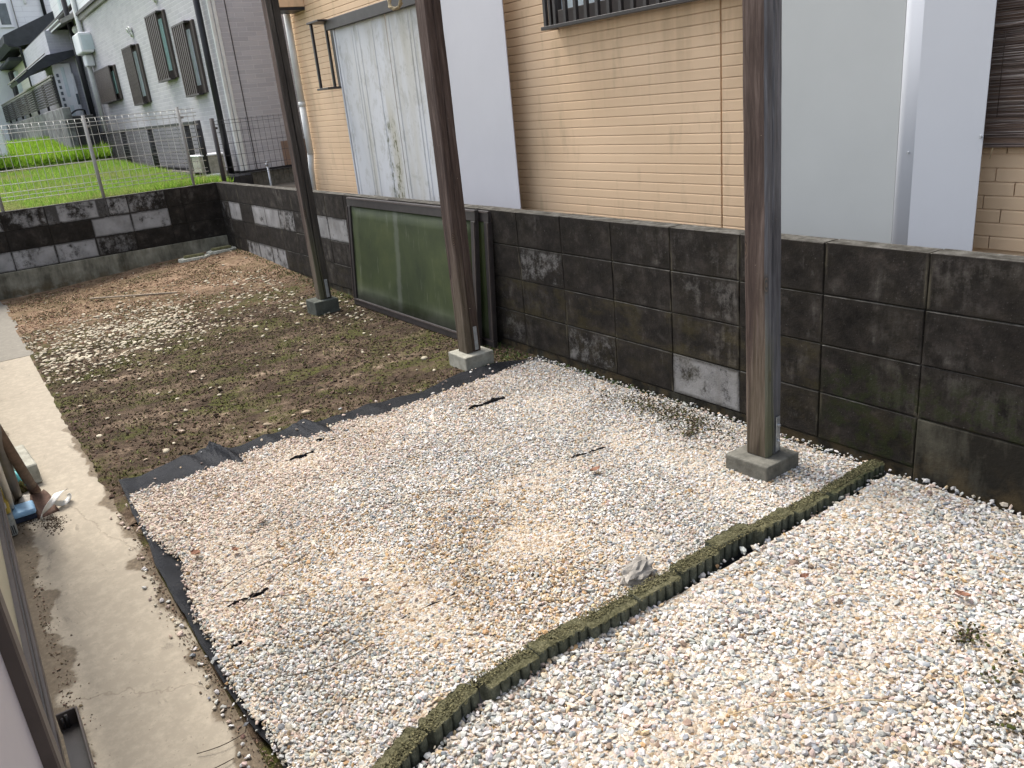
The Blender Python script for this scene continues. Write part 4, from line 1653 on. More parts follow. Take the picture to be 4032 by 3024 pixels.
mesh_fence('mesh_fence', 'light grey wire mesh fence on top of the far block wall', (-7.585, -3.4, 0), 'y', 3.36, 0,
           [.811, .770, .734, .643, .512, .381, .249, .169, .129, .089], .075, .815, .0665, .0027, 'grey_wire', [.31, 1.26, 2.21, 3.16], .0165, 'fence_post', -.25, .84,
           folded={.811: -.03, .770: .0, .734: .0, .169: 0, .129: .012, .089: 0})
df = mesh_fence('mesh_fence', 'dark wire mesh fence running back between the grey and cream houses', (-7.60, .11, 0), 'y', 2.6, 0,
                [.655, .62, .53, .40, .27, .14, .05], -.08, .67, .066, .0022, 'black_wire', [.0], .026, 'dark_aluminium', -.3, .69)
bf = mesh_fence('mesh_fence', 'low black mesh fence in front of the grey house along the lawn', (-15.75, .3, 0), 'x', 6.75, 0,
                [.655, .60, .55, .50, .45, .40, .35, .30, .25, .20, .15, .10, .05], .03, .66, .045, .0026, 'black_wire', [.02, 1.81, 3.94, 6.16, 6.73], .045, 'black_wire', -.05, .69)
box('top_rail', 'black_wire', (0, -.02, .645), (6.75, .02, .685), bf, .003)
box('kick_strip', 'kerb_stone', (0, -.05, -.12), (6.75, .05, .045), bf)

# ------------------------------------------------------------------ lawn beyond
def lawn_z(x, y):
    base = -.055 + .19 * sstep(-x, 7.6, 15.4)
    if x < -15.0:
        base += .11 + .26 * sstep(-x, 15.1, 19.0)
    return base + .015 * mnoise.noise((x * 1.3, y * 1.3, 2))


lw = grid_mesh('lawn', 'lawn', np.concatenate([np.arange(-40, -15, 1.0), np.arange(-15.0, -7.6, .25), [-7.625]]), np.concatenate([np.arange(-14, -4, 1.0), np.arange(-4, .27, .15), [.26]]), lawn_z)
struct(lw)
struct(box('garden_kerb', 'kerb_stone', (-15.12, -4.0, -.2), (-14.96, .24, .205), None, .01))
struct(box('yard_strip', 'ground_earth', (-40, .35, -.8), (-7.66, 8.0, -.24)))
n = 70000
x = -7.66 - RNG.random(n) ** 1.5 * 7.3
y = RNG.uniform(-3.6, .24, n)
z = np.array([lawn_z(a, c) for a, c in zip(x, y)])
h = RNG.uniform(.03, .085, n) * (1 + 1.0 * np.clip(vnoise(x, y, 1.2, 3), 0, 1))
h *= np.where((y > -.9) & (x > -8.4), 1.25, 1)
k = RNG.random((n, 1))
T = np.where(k < .7, np.array([[.20, .35, .045]]), np.where(k < .85, np.array([[.32, .44, .08]]), np.array([[.40, .38, .16]]))) * RNG.uniform(.6, 1.3, (n, 1))
dry = np.clip(vnoise(x, y, 1.1, 6.0) * 2.2 - .25 + (y < -1.9) * .5, 0, 1)[:, None] * .75
T = T * (1 - dry) + np.array([.34, .32, .15]) * dry * RNG.uniform(.7, 1.2, (n, 1))
stuff(blades('lawn_grass', x, y, z, h, RNG.uniform(.003, .007, n), .9, T, 'grass_blade'))
n = 26000
x = RNG.uniform(-19, -15.1, n)
y = RNG.uniform(-3.2, .3, n)
z = np.array([lawn_z(a, c) for a, c in zip(x, y)])
T = np.where(RNG.random((n, 1)) < .75, np.array([[.24, .42, .035]]), np.array([[.36, .46, .08]])) * RNG.uniform(.6, 1.3, (n, 1))
stuff(blades('tall_grass', x, y, z, RNG.uniform(.10, .26, n), RNG.uniform(.008, .016, n), .8, T, 'grass_blade'))
# yellow and white lawn flowers
for fx, fy, flab in [(-9.3, -1.15, 'yellow dandelion left of its close neighbour in the lawn'), (-9.6, -.92, 'yellow dandelion right of the close pair in the lawn'),
                    (-9.0, -.62, 'yellow dandelion right of the mesh fence middle post'), (-8.6, -1.25, 'yellow dandelion nearest the far block wall'), (-9.9, -.10, 'yellow dandelion near the black mesh fence')]:
    b = MB()
    zz_ = lawn_z(fx, fy)
    b.tube([(0, 0, 0), (.004, 0, .075)], .0018, 5)
    b.build('flower_stem', 'green_plastic')
    st = bpy.context.scene.collection.objects[-1]
    st.name = 'flower'
    st.location = (fx, fy, zz_)
    tag(st, flab, 'flower', 'yellow flowers in the far lawn')
    b = MB()
    for kk in range(9):
        a = 2 * math.pi * kk / 9
        b.quad([(0, 0, .078), (.014 * math.cos(a - .3), .014 * math.sin(a - .3), .083), (.02 * math.cos(a), .02 * math.sin(a), .085), (.014 * math.cos(a + .3), .014 * math.sin(a + .3), .083)])
    b.build('petals', 'label_yellow', st)

# ------------------------------------------------------------------ grey house
GY = .77
grey = thing('grey_house', 'grey brick-pattern house with barred windows beyond the lawn', 'house', (-9.0, GY, -.3))


def g(p):                                    # world point -> local to the grey house
    return (p[0] + 9.0, p[1] - GY, p[2] + .3)


def gbox(name, mat, lo, hi, bev=0.0, parent=None):
    return box(name, mat, g(lo), g(hi), parent or grey, bev)


gbox('wall', 'grey_siding', (-18.7, GY, 0.0), (-9.0, 8.0, 2.87))
gbox('upper_wall', 'white_boards', (-18.2, GY - .02, 3.03), (-9.0, 8.0, 6.0))
gbox('belt_trim', 'roof_grey', (-18.3, GY - .05, 2.872), (-9.02, 8.0, 3.028), .01)
gbox('belt_trim', 'dark_aluminium', (-18.3, GY - .09, 2.96), (-9.02, GY - .052, 3.02), .004)
gbox('foundation', 'cast_concrete', (-18.6, GY + .03, -.8), (-9.03, 7.9, -.03))
gbox('drip_strip', 'black_pvc', (-18.6, GY - .015, -.028), (-8.985, 7.95, -.001))
for (dx, dy) in ((0, 0), (.0, .055)):
    gbox('corner_trim', 'white_pvc', (-9.03 + (.0 if dx == 0 else 0), GY - .012 + dy, 0.002), (-8.986, GY + .03 + dy, 2.86), .004)
gbox('hatch', 'brown_panel', (-8.999, 1.37, .002), (-8.988, 1.75, .32), .002)
gbox('joint_strip', 'dark_aluminium', (-8.999, .975, .002), (-8.993, .985, 2.8))


def scz(x, z, y):
    k = (2.659 + y) / (2.659 + GY)
    return 2.214 + (x - 2.214) * k, .631 + (z - .631) * k


def grille(x0, x1, z0, z1, xr, pane, bars, solid=False):
    yf = GY - .10
    fx0, fz0 = scz(x0, z0, yf)
    fx1, fz1 = scz(x1, z1, yf)
    xr_, _ = scz(xr, z1, GY - .02)
    w = gbox('window', 'brown_aluminium', (fx0 + .12, GY - .035, fz0 + .02), (xr_, GY + .002, fz1 - .0), .004)
    box('pane', pane, g((fx0 + .2, GY - .045, fz0 + .13)), g((xr_ - .16, GY - .036, fz1 - .10)), w)
    gw = fx1 - fx0
    for zz_ in (fz0, fz1 - .025):
        gbox('grille_rail', 'dark_aluminium', (fx0, yf - .012, zz_), (fx1 + .02, GY - .036, zz_ + .025), .002, w)
    if solid:
        n_ = 30
    else:
        n_ = bars
    for i in range(n_):
        xa = fx0 + gw * i / n_
        gbox('grille_bar', 'brown_aluminium', (xa, yf - .010, fz0 + .026), (xa + gw / n_ * (.5 if not solid else .82), yf + .014, fz1 - .026), 0, w)


grille(-10.93, -10.24, 1.03, 2.00, -9.82, 'glass_pale', 7)
grille(-12.37, -11.60, 1.33, 2.30, -11.16, 'glass_mint', 7)
grille(-14.56, -13.76, 1.07, 2.04, -13.25, 'glass_pale', 9)
grille(-17.72, -16.07, 1.24, 1.89, -15.5, 'glass_mint', 9, True)

# fittings on the grey house
gm = MB()
gm.box((-17.75, .52, 2.22), (-17.0, .76, 2.60), .03, 2)
mt = gm.build('meter_box', 'white_paint')
tag(mt, 'white rounded utility meter box fixed to the grey house wall', 'meter box')
b = MB()
b.box((.0, 0, 0), (.25, .015, .28), .004)
dr = b.build('door', 'glass_pale', mt)
dr.location = (-16.995, .56, 2.27)
dr.rotation_euler = (0, 0, rad(90))
gm = MB()
gm.box((-17.62, .60, 1.98), (-17.28, .765, 2.20), .03, 2)
tag(gm.build('meter_box', 'white_paint'), 'smaller white meter box just under the bigger meter box', 'meter box')
tag(tube('conduit_pipe', 'white_pvc', [(-17.66, .70, .10), (-17.66, .70, 4.2)], .05), 'white pipe rising past the meter boxes on the grey house', 'pipe')
tag(tube('downpipe', 'black_pvc', [(-18.55, .68, .1), (-18.62, .68, 4.2)], .055), 'black downpipe at the far end of the grey house', 'downpipe')
dp = MB()
dp.tube([(-9.24, .70, 2.9), (-9.24, .70, -.02)], .042, 12)
dp.tube([(-9.24, .70, -.02), (-9.24, .70, -.30)], .050, 12)
tag(dp.build('downpipe', 'black_pvc'), 'black downpipe at the near corner of the grey house', 'downpipe')
bx = MB()
bx.box((-9.20, .60, -.32), (-8.86, .86, -.03), .02)
tag(bx.build('drain_box', 'black_pvc'), 'black drain box at the foot of the corner downpipe', 'drain')
gl = MB()
gl.lump((-18.0, .70, 2.74), .10, 0.0, 2)
tag(gl.build('wall_lamp', 'white_pvc', None, True), 'round white lamp globe beside the white pipe on the grey house', 'lamp')
for (vx, vz, lab) in ((-13.45, 2.20, 'white hooded vent above the slim second window of the grey house'), (-11.45, 2.46, 'white hooded vent above the tall third window of the grey house')):
    b = MB()
    ring = [(vx, GY - .015, vz)]
    for k in range(2):
        rr = (.085, .055)[k]
        b.tube([(vx + rr * math.cos(a), GY - .02 - .03 * k - .02 * math.sin(a), vz + rr * math.sin(a)) for a in np.linspace(0, 2 * math.pi, 18)], .012, 6)
    b.box((vx - .07, GY - .02, vz - .07), (vx + .07, GY - .005, vz + .07), .01)
    tag(b.build('wall_vent', 'white_pvc'), lab, 'vent')

ub = thing('utility_box', 'low pale concrete box with a white lid beside the dark fence post', 'utility box', (-9.15, .27, -.2))
box('body', 'pale_concrete', (-.22, -.02, 0), (.16, .30, .44), ub, .01)
box('lid', 'white_paint', (-.23, -.03, .441), (.17, .31, .465), ub, .008)
box('drawer_handle', 'white_paint', (.161, .02, .18), (.20, .20, .215), ub, .008)
tp = MB()
tp.tube([(-8.5, .96, -.5), (-8.5, .96, .06)], .014, 8)
tp.tube([(-8.5, .96, .05), (-8.44, .93, .09), (-8.40, .91, .06)], .014, 8)
tp.box((-8.53, .945, .09), (-8.47, .975, .11), .004)
tag(tp.build('garden_tap', 'galvanised'), 'slim metal garden tap standing behind the dark mesh fence', 'tap')

# ------------------------------------------------------------------ lavender entrance beyond the grey house
lav = thing('lavender_house', 'lavender house entrance with white door under a small dark canopy', 'house', (-19.0, .8, 0.0))


def lb(name, mat, lo, hi, bev=0.0, parent=None):
    return box(name, mat, (lo[0] + 19, lo[1] - .8, lo[2]), (hi[0] + 19, hi[1] - .8, hi[2]), parent or lav, bev)


lb('wall', 'lavender_siding', (-24.0, .24, .2), (-19.2, 6.0, 2.88))
lb('corner_trim', 'white_pvc', (-19.21, .70, .2), (-19.14, .80, 2.3), .01)
dr = lb('door', 'white_paint', (-19.198, .19, .25), (-19.14, .56, 2.2), .008)
for k in range(13):
    zz_ = .42 + k * .125
    lb('slit_pane', 'glass_dark', (-19.139, .235, zz_), (-19.13, .285, zz_ + .07), 0, dr)
for zz_ in (1.5, .7):
    lb('side_light', 'glass_pale', (-19.139, .35, zz_), (-19.128, .42, zz_ + .62), .004, dr)
pb = lb('intercom_post', 'white_paint', (-19.12, .50, .3), (-19.05, .57, 1.98), .01)
lb('mail_slot', 'glass_dark', (-19.049, .51, 1.32), (-19.044, .56, 1.55), 0, pb)
# canopy: sloping slab with a dark gable end
b = MB()
prof = [(.80, 2.47), (.12, 2.37), (-.58, 1.89), (-.55, 1.83), (-.10, 2.08), (.30, 2.20), (.80, 2.37)]
b.extrude_x([(y - .8, z) for y, z in prof], -1.7, 0.05)
cn = b.build('canopy', 'roof_tile', lav)
for k in range(5):
    x0 = -1.7 + k * .36
    b = MB()
    b.extrude_x([(-.70, 2.385), (-1.40, 1.905), (-1.41, 1.925), (-.70, 2.41)], x0, x0 + .33)
    b.build('roof_strip', 'roof_grey', cn)
# main roof over the entrance with gutter
b = MB()
b.extrude_x([(-.42, 2.84), (-.42, 2.92), (1.0, 3.55), (1.0, 3.40)], -5.8, 1.3)
rf = b.build('roof', 'roof_grey', lav)
for k in range(4):
    lb('gutter_board', 'dark_aluminium' if k % 2 else 'white_paint', (-24.8, .36 - .012 * k, 2.83 + .035 * k), (-17.7, .375 - .012 * k, 2.86 + .035 * k), .002, rf)
lb('upper_wall', 'white_boards', (-24.0, 1.2, 3.2), (-17.9, 6.0, 6.5))
wn = lb('upper_window', 'white_paint', (-22.4, 1.14, 3.42), (-20.5, 1.199, 5.2), .01)
for k in range(4):
    lb('upper_pane', 'glass_pale', (-22.3 + k * .45, 1.125, 3.5), (-21.97 + k * .45, 1.139, 5.1), 0, wn)
tag(tube('drain_pipe', 'black_pvc', [(-18.35, .9, 4.2), (-18.4, .9, 3.35), (-20.9, .52, 3.02)], .05), 'black pipe slanting across the lavender house roof to the gutter', 'pipe')
tag(tube('drain_pipe', 'black_pvc', [(-20.6, 1.0, 3.45), (-23.2, .55, 3.02)], .05), 'second black pipe slanting lower across the lavender house roof', 'pipe')

hr = MB()
for dy in (0, .3):
    hr.tube([(-18.9, .28 + dy * .0, 1.0)] + [(-18.9, .28 + .3 * t, 1.12 + .07 * t + .05 * math.sin(math.pi * t)) for t in np.linspace(0, 1, 8)] + [(-18.9, .60, .95)], .018, 7)
    break
tag(hr.build('handrail', 'black_pvc'), 'black tube handrail loop in front of the lavender wall', 'handrail')
dk = MB()
dk.box((-16.0, -.155, .0), (-15.8, .24, 1.02), .01)
tag(dk.build('gate_wall', 'dark_wall'), 'dark low gate wall at the end of the black mesh fence', 'wall')

# ------------------------------------------------------------------ louvre fence on a stained wall
lw_ = MB()
lw_.box((-28, -.30, .2), (-15.6, -.16, 1.18), .01)
tag(lw_.build('block_wall', 'stained_wall'), 'streaked grey block wall under the dark louvre fence', 'wall')
lf = thing('louvre_fence', 'dark horizontal louvre fence standing on the streaked grey wall', 'fence', (-29.4, -.25, 1.25))
for k in range(10):
    box('slat', 'roof_grey' if k == 9 else 'dark_wall', (0, -.02, .03 + k * .047), (13.2, .0, .03 + k * .047 + .033), lf)
for k in range(8):
    box('post', 'black_pvc', (13.2 - k * 1.8 - .06, .001, -.04), (13.2 - k * 1.8, .05, .52), lf)
box('top_rail', 'roof_grey', (0, -.03, .50), (13.25, .02, .53), lf, .004)

# ------------------------------------------------------------------ cream gabled house and white house far behind
ch = thing('gabled_house', 'cream house with dark gabled roof behind the louvre fence', 'house', (-24.0, .3, 0))


def cb(name, mat, lo, hi, bev=0.0, parent=None):
    return box(name, mat, (lo[0] + 24, lo[1] - .3, lo[2]), (hi[0] + 24, hi[1] - .3, hi[2]), parent or ch, bev)


b = MB()
b.extrude_x([(0, .2), (0, 2.92), (1.4, 3.50), (5.0, 3.50), (5.0, .2)], -12, 0)
b.build('wall', 'cream_boards', ch)
b = MB()
b.extrude_x([(-.42, 3.12), (-.40, 3.30), (.95, 3.86), (1.8, 3.86), (1.8, 3.64), (.95, 3.64), (.30, 3.10), (-.30, 2.98)], -12.2, .12)
b.build('roof', 'roof_tile', ch)
cb('corner_trim', 'cream_paint', (-24.02, .26, .2), (-23.98, .40, 2.95), .01)
for (xa, xb_, za, zb) in ((-30.4, -29.6, 1.75, 2.72), (-28.0, -27.3, 1.7, 2.62)):
    w = cb('window', 'glass_pale', (xb_, .22, za), (xb_ + .5, .298, zb))
    cb('shutter', 'dark_wall', (xa, .14, za - .05), (xb_, .297, zb + .05), .01, w)
cb('bay_roof', 'roof_tile', (-28.9, -.05, 2.74), (-24.8, .298, 2.84), .02)
for xx_ in (-24.06, -25.6):
    pass
tag(tube('downpipe', 'black_pvc', [(-23.9, -.05, 3.05), (-23.9, .20, 2.98), (-23.9, .24, 2.4), (-23.9, .26, .3)], .04), 'black bent downpipe on the corner of the cream gabled house', 'downpipe')

wh = thing('white_house', 'tall white boarded house farthest away at the top left', 'house', (-28.0, 0, 0))
box('wall', 'white_boards', (-9, .76, 0.0), (0.0, 9.0, 9.0), wh)
box('wing_wall', 'white_paint', (-9, -3.0, 0.0), (.0, .755, 9.0), wh)
w = box('window', 'white_paint', (.001, .28, 3.92), (.06, .66, 4.66), wh, .01)
box('pane', 'glass_dark', (.061, .34, 4.0), (.068, .60, 4.58), w)
box('corner_strip', 'roof_grey', (.001, .75, 3.2), (.03, .775, 8), wh)
box('vent', 'white_pvc', (.001, 1.08, 4.55), (.08, 1.16, 4.75), wh, .02)
tag(tube('downpipe', 'black_pvc', [(-27.93, 1.57, 4.1), (-27.93, 1.585, 7.0)], .05), 'black downpipe on the tall white house', 'downpipe')
wsd = MB()
wsd.box((-16.0, -3.2, .2), (-15.6, -1.36, 1.34), .02)
tag(wsd.build('white_cabinet', 'white_paint'), 'white cabinet side at the far left edge above the lawn', 'cabinet')

# bush at the far left
bush = thing('bush', 'bright green bush at the far left beside the cream gabled house', 'bush', (-33.2, -.55, 1.0))
n = 2600
u = RNG.normal(0, 1, (n, 3))
u /= np.linalg.norm(u, axis=1, keepdims=True)
rr = RNG.random((n, 1)) ** .4
P = u * rr * np.array([.9, .75, .85]) * (1 + .25 * RNG.normal(0, 1, (n, 1)) * .4) + np.array([0, 0, .95])
a = RNG.normal(0, 1, (n, 3)); a /= np.linalg.norm(a, axis=1, keepdims=True)
c = np.cross(a, RNG.normal(0, 1, (n, 3))); c /= np.linalg.norm(c, axis=1, keepdims=True)
s_ = RNG.uniform(.05, .11, (n, 1))
V = np.stack([P - a * s_, P + c * s_ * .5, P + a * s_, P - c * s_ * .5], 1).reshape(-1, 3)
F = np.arange(n * 4).reshape(n, 4)
T = np.repeat(np.array([.10, .20, .03]) * RNG.uniform(.5, 1.4, (n, 1)), 4, axis=0)
np_mesh('foliage', V, F, 'leafy', T, parent=bush)
tube('stem', 'twig_bark', [(0, 0, -.8), (.03, 0, .3), (0, .05, .9)], [.05, .04, .02], bush, 7)

# ------------------------------------------------------------------ photographer's house: window unit at the left
hw = thing('near_house', 'wall foot of the house on the left with its sliding window sill', 'house', (0, -2.82, -.9))
box('wall', 'cast_concrete', (-7.9, -.3, -.1), (3.2, .0, .40), hw)
sw = thing('sliding_window', 'brown aluminium sliding window seen edge-on at the lower left', 'window', (.6, -2.75, -.46))
box('bottom_track', 'brown_aluminium', (-2.2, -.03, -.035), (2.2, .003, .0), sw, .002)
box('bottom_track', 'dark_aluminium', (-2.2, -.03, .0005), (2.2, -.004, .016), sw, .002)
box('bottom_track', 'brown_aluminium', (-2.2, -.03, .0165), (2.2, -.009, .026), sw, .002)
box('frosted_pane', 'frosted_yellow', (-2.2, -.034, .0265), (.45, -.022, .85), sw)
box('meeting_stile', 'brown_aluminium', (.45, -.034, .0265), (.528, .022, .85), sw, .003)
box('clear_pane', 'frosted_lilac', (.5285, -.034, .0265), (2.2, .004, .85), sw)
box('head', 'brown_aluminium', (-2.2, -.04, .851), (2.2, .02, .90), sw, .003)
tr = thing('sill_channel', 'short dark aluminium sill channel with end cap below the window', 'window sill', (.60, -2.745, -.46))
box('floor', 'dark_aluminium', (.004, .006, -.006), (1.5, .038, 0.0), tr)
box('front_lip', 'brown_aluminium', (0.0, .0385, -.012), (1.5, .0425, .034), tr, .001)
ec = box('end_cap', 'brown_aluminium', (0.0, .004, -.012), (.005, .038, .034), tr, .001)
b = MB()
b.tube([(.009, .020, .0), (.009, .020, .030)], .0035, 6)
b.tube([(.010, .012, .0), (.010, .012, .026)], .0025, 6)
b.build('guide_rib', 'dark_aluminium', ec)
b = MB()
b.box((.185, .030, .0005), (.205, .0345, .003), .001)
b.build('drain_slot', 'white_pvc', tr)

# ------------------------------------------------------------------ tools leaning on the house
sh = thing('shovel', 'rusty square shovel with brown handle leaning upside by the path', 'shovel', (-1.80, -2.652, -.80))
N0 = Vector((-1.70, -2.651, -.813))
N1 = Vector((-1.10, -2.700, -.348))
Dv = (N1 - N0)


def shp(k):
    return N0 + Dv * k - Vector(sh.location)


b = MB()
b.tube([shp(.0), shp(.5), shp(1.0), shp(1.7)], [.019, .020, .019, .018], 12)
b.build('handle', 'handle_wood', sh)
b = MB()
b.tube([shp(-.02), shp(.10)], [.024, .021], 12)
b.build('socket', 'rust_metal', sh)
# blade: shouldered plate, slightly dished, standing on its edge with the tip on the slab
b = MB()
TLc, TRc = Vector((-1.655, -2.668, -.812)), Vector((-1.645, -2.618, -.812))
BLc, BRc = Vector((-1.488, -2.672, -.868)), Vector((-1.515, -2.586, -.868))
nb, mb2 = 8, 6
g_ = []
for i in range(nb + 1):
    t = i / nb
    row = []
    bulge = 1 + .35 * math.sin(math.pi * min(1, t * 1.5)) * (1 - t)
    for j in range(mb2 + 1):
        s2 = j / mb2
        p = (TLc * (1 - t) + BLc * t) * (1 - s2) + (TRc * (1 - t) + BRc * t) * s2
        c0 = (TLc + TRc) / 2 * (1 - t) + (BLc + BRc) / 2 * t
        p = c0 + (p - c0) * bulge + Vector((0, 0, .012 * (4 * (s2 - .5) ** 2) * (1 - t)))
        row.append(b.bm.verts.new(p - Vector(sh.location)))
    g_.append(row)
for i in range(nb):
    for j in range(mb2):
        b.bm.faces.new((g_[i][j], g_[i + 1][j], g_[i + 1][j + 1], g_[i][j + 1])).smooth = True
bo = b.build('blade', 'rust_metal', sh)
m = bo.modifiers.new('thickness', 'SOLIDIFY')
m.thickness = .004
# sticker wrapped on the handle
dn = Dv.normalized()
sidev = dn.cross(Vector((0, 0, 1))).normalized()
topv = sidev.cross(dn).normalized()
for k0, k1, mt_ in ((.36, .43, 'label_grey'), (.31, .355, 'sticker_red'), (.20, .305, 'sticker_black'), (.145, .195, 'sticker_red')):
    b = MB()
    rows_ = []
    for k in (k0, k1):
        r_ = []
        for a in np.linspace(-.25, 1.0, 6):
            r_.append(b.bm.verts.new(Vector(shp(k)) + (sidev * math.cos(a) + topv * math.sin(a)) * .0208))
        rows_.append(r_)
    for j in range(5):
        b.bm.faces.new((rows_[0][j], rows_[0][j + 1], rows_[1][j + 1], rows_[1][j]))
    so_ = b.build('sticker', mt_, sh)
    if mt_ != 'label_grey':
        q = MB()
        for i2 in range(3 if mt_ == 'sticker_black' else 2):
            kc = k0 + (k1 - k0) * (i2 + .5) / (3 if mt_ == 'sticker_black' else 2)
            for a0, a1 in ((.0, .28), (.42, .75)):
                e = (k1 - k0) * .10
                q.quad([Vector(shp(kc - e)) + (sidev * math.cos(a0) + topv * math.sin(a0)) * .0213, Vector(shp(kc + e)) + (sidev * math.cos(a0) + topv * math.sin(a0)) * .0213,
                        Vector(shp(kc + e)) + (sidev * math.cos(a1) + topv * math.sin(a1)) * .0213, Vector(shp(kc - e)) + (sidev * math.cos(a1) + topv * math.sin(a1)) * .0213])
        q.build('sticker_mark', 'sticker_white', so_)

tag(tube('grey_pole', 'grey_pole', [(-1.815, -2.724, -.866), (-1.2, -2.7145, -.42), (-.7, -2.705, -.08)], .022, None, 12), 'thick grey pole leaning between shovel and house wall', 'pole')
tag(tube('grey_stick', 'grey_pole', [(-1.73, -2.746, -.866), (-1.68, -2.746, -.80), (-1.60, -2.745, -.70)], .012, None, 10), 'short thin grey stick between the thick grey pole and the brush handle', 'stick')
br = thing('deck_brush', 'blue deck brush with pale handle standing on the path', 'brush', (-1.56, -2.712, -.866))
b = MB()
b.box((-.052, -.046, .022), (.056, .044, .050), .010, 2)
hd = b.build('head', 'blue_plastic', br)
b = MB()
b.box((-.048, -.042, .0), (.052, .040, .0215), .003)
b.build('bristles', 'navy_bristle', hd)
tube('handle', 'pale_pole', [(-.02, -.040, .049), (.24, -.030, .215), (.46, -.027, .373), (.75, -.022, .57)], .0125, br, 10)
bt = thing('spray_bottle', 'grey bottle with yellow label against the window track', 'bottle', (-1.44, -2.775, -.866))
b = MB()
b.box((-.055, -.022, .0), (.055, .024, .10), .012, 2)
b.build('base', 'label_grey', bt)
b = MB()
b.box((-.05, -.02, .1005), (.055, .024, .24), .010, 2)
b.build('label_band', 'label_yellow', bt)
b = MB()
for i in range(5):
    b.box((.0553, -.014 + i * .007, .012), (.056, -.010 + i * .007, .05))
b.build('bar_print', 'sticker_black', bt)
b = MB()
for i in range(3):
    b.box((.0553, -.012 + i * .010, .13), (.0558, -.006 + i * .010, .155))
b.build('print', 'sticker_white', bt)
sc = MB()
vs_ = sc.lump((0, 0, 0), .045, .2, 2, (.5, .35, 1.2), 3.0)
sc.tube([(0, 0, .04), (.005, -.005, .10)], .010, 8)
so2 = sc.build('hand_scoop', 'turquoise_plastic', None, True)
so2.location = (-1.88, -2.690, -.815)
so2.rotation_euler = (rad(10), rad(-25), rad(20))
tag(so2, 'turquoise plastic scoop hanging behind the grey pole', 'scoop')
fg = MB()
for i in range(3):
    fg.lump((.006 * i, .002 * i, .028 * i), .020, .2, 2, (1, 1, .9), i * 2.0)
fo = fg.build('green_ornament', 'green_plastic', None, True)
fo.location = (-1.96, -2.694, -.80)
tag(fo, 'small knobbly green plastic piece above the turquoise scoop', 'ornament')
cb_ = box('concrete_block', 'pale_concrete', (-.17, -.048, 0), (.17, .048, .10), None, .006, .003)
cb_.location = (-2.08, -2.668, -.868)
cb_.rotation_euler = (0, 0, rad(4))
tag(cb_, 'pale concrete block lying on the path behind the shovel', 'concrete block')
clod_ = MB()
clod_.lump((0, 0, 0), .05, .5, 3, (1.2, .7, .8), 5.0, 3.0)
co = clod_.build('potted_soil_clump', 'soil')
co.location = (-1.90, -2.692, -.84)
tag(co, 'dark clump of soil between the concrete block and the grey pole', 'soil clump')
pl_ = MB()
pl_.lump((0, 0, 0), .055, .2, 2, (1.2, .55, .18), 2.0)
po = pl_.build('grey_stone', 'rock_stone', None, True)
po.location = (-1.73, -2.695, -.858)
tag(po, 'flat bluish grey stone beside the shovel blade', 'stone')
# white plastic ribbon: a flat strip curling over the blade
R3 = [(-1.455, -2.655, -.866), (-1.465, -2.664, -.852), (-1.49, -2.648, -.838), (-1.51, -2.620, -.828), (-1.53, -2.599, -.820), (-1.55, -2.581, -.810), (-1.57, -2.562, -.806), (-1.60, -2.530, -.816)]
R4 = [(-1.53, -2.602, -.828), (-1.55, -2.586, -.846), (-1.57, -2.563, -.864), (-1.58, -2.545, -.862), (-1.60, -2.530, -.850), (-1.61, -2.535, -.840)]
b = MB()
for PTS, ph in ((R3, 0.2), (R4, 1.1)):
    pr_ = []
    for i, p in enumerate(PTS):
        k = .45 + .55 * min(1, i / 2.5)
        wv = Vector((.019 * math.cos(i * .5 + ph), .009 * math.sin(i * .8 + ph), .019 * math.sin(i * .45 + .5 + ph))) * k
        pr_.append((b.bm.verts.new(Vector(p) - wv), b.bm.verts.new(Vector(p) + wv)))
    for (a, c), (d, e) in zip(pr_, pr_[1:]):
        b.bm.faces.new((a, c, e, d)).smooth = True
rb = b.build('plastic_ribbon', 'ribbon_white')
m = rb.modifiers.new('smooth', 'SUBSURF'); m.levels = 2; m.render_levels = 2
m = rb.modifiers.new('thickness', 'SOLIDIFY'); m.thickness = .001
tag(rb, 'twisted white plastic ribbon lying over the shovel blade', 'ribbon')

# ------------------------------------------------------------------ small things on the gravel and soil
rk = MB()
rk.lump((0, 0, 0), .060, .55, 3, (.55, 1.10, .50), 4.0, 2.6)
ro = rk.build('rock', 'rock_stone')
ro.location = (.592, -1.195, -.808)
ro.rotation_euler = (.2, .3, .2)
tag(ro, 'rough pale grey rock lying on gravel against the mossy edging', 'rock')


def leaf_mesh(l, w, mat, curl):
    b = MB()
    top = []
    N = 7
    L, R_, Mid = [], [], []
    for i in range(N + 1):
        t = i / N
        ww = w * math.sin(math.pi * (t * .94 + .03)) ** .8 * (1 + .2 * math.sin(t * 19))
        z = curl * (4 * (t - .5) ** 2) * .3
        L.append(b.bm.verts.new((l * (t - .5), -ww, z + curl * .45)))
        Mid.append(b.bm.verts.new((l * (t - .5), 0, z)))
        R_.append(b.bm.verts.new((l * (t - .5), ww, z + curl * .35)))
    for i in range(N):
        b.bm.faces.new((L[i], L[i + 1], Mid[i + 1], Mid[i]))
        b.bm.faces.new((Mid[i], Mid[i + 1], R_[i + 1], R_[i]))
    o = b.build('leaf', mat)
    m = o.modifiers.new('thickness', 'SOLIDIFY')
    m.thickness = .0008
    return o


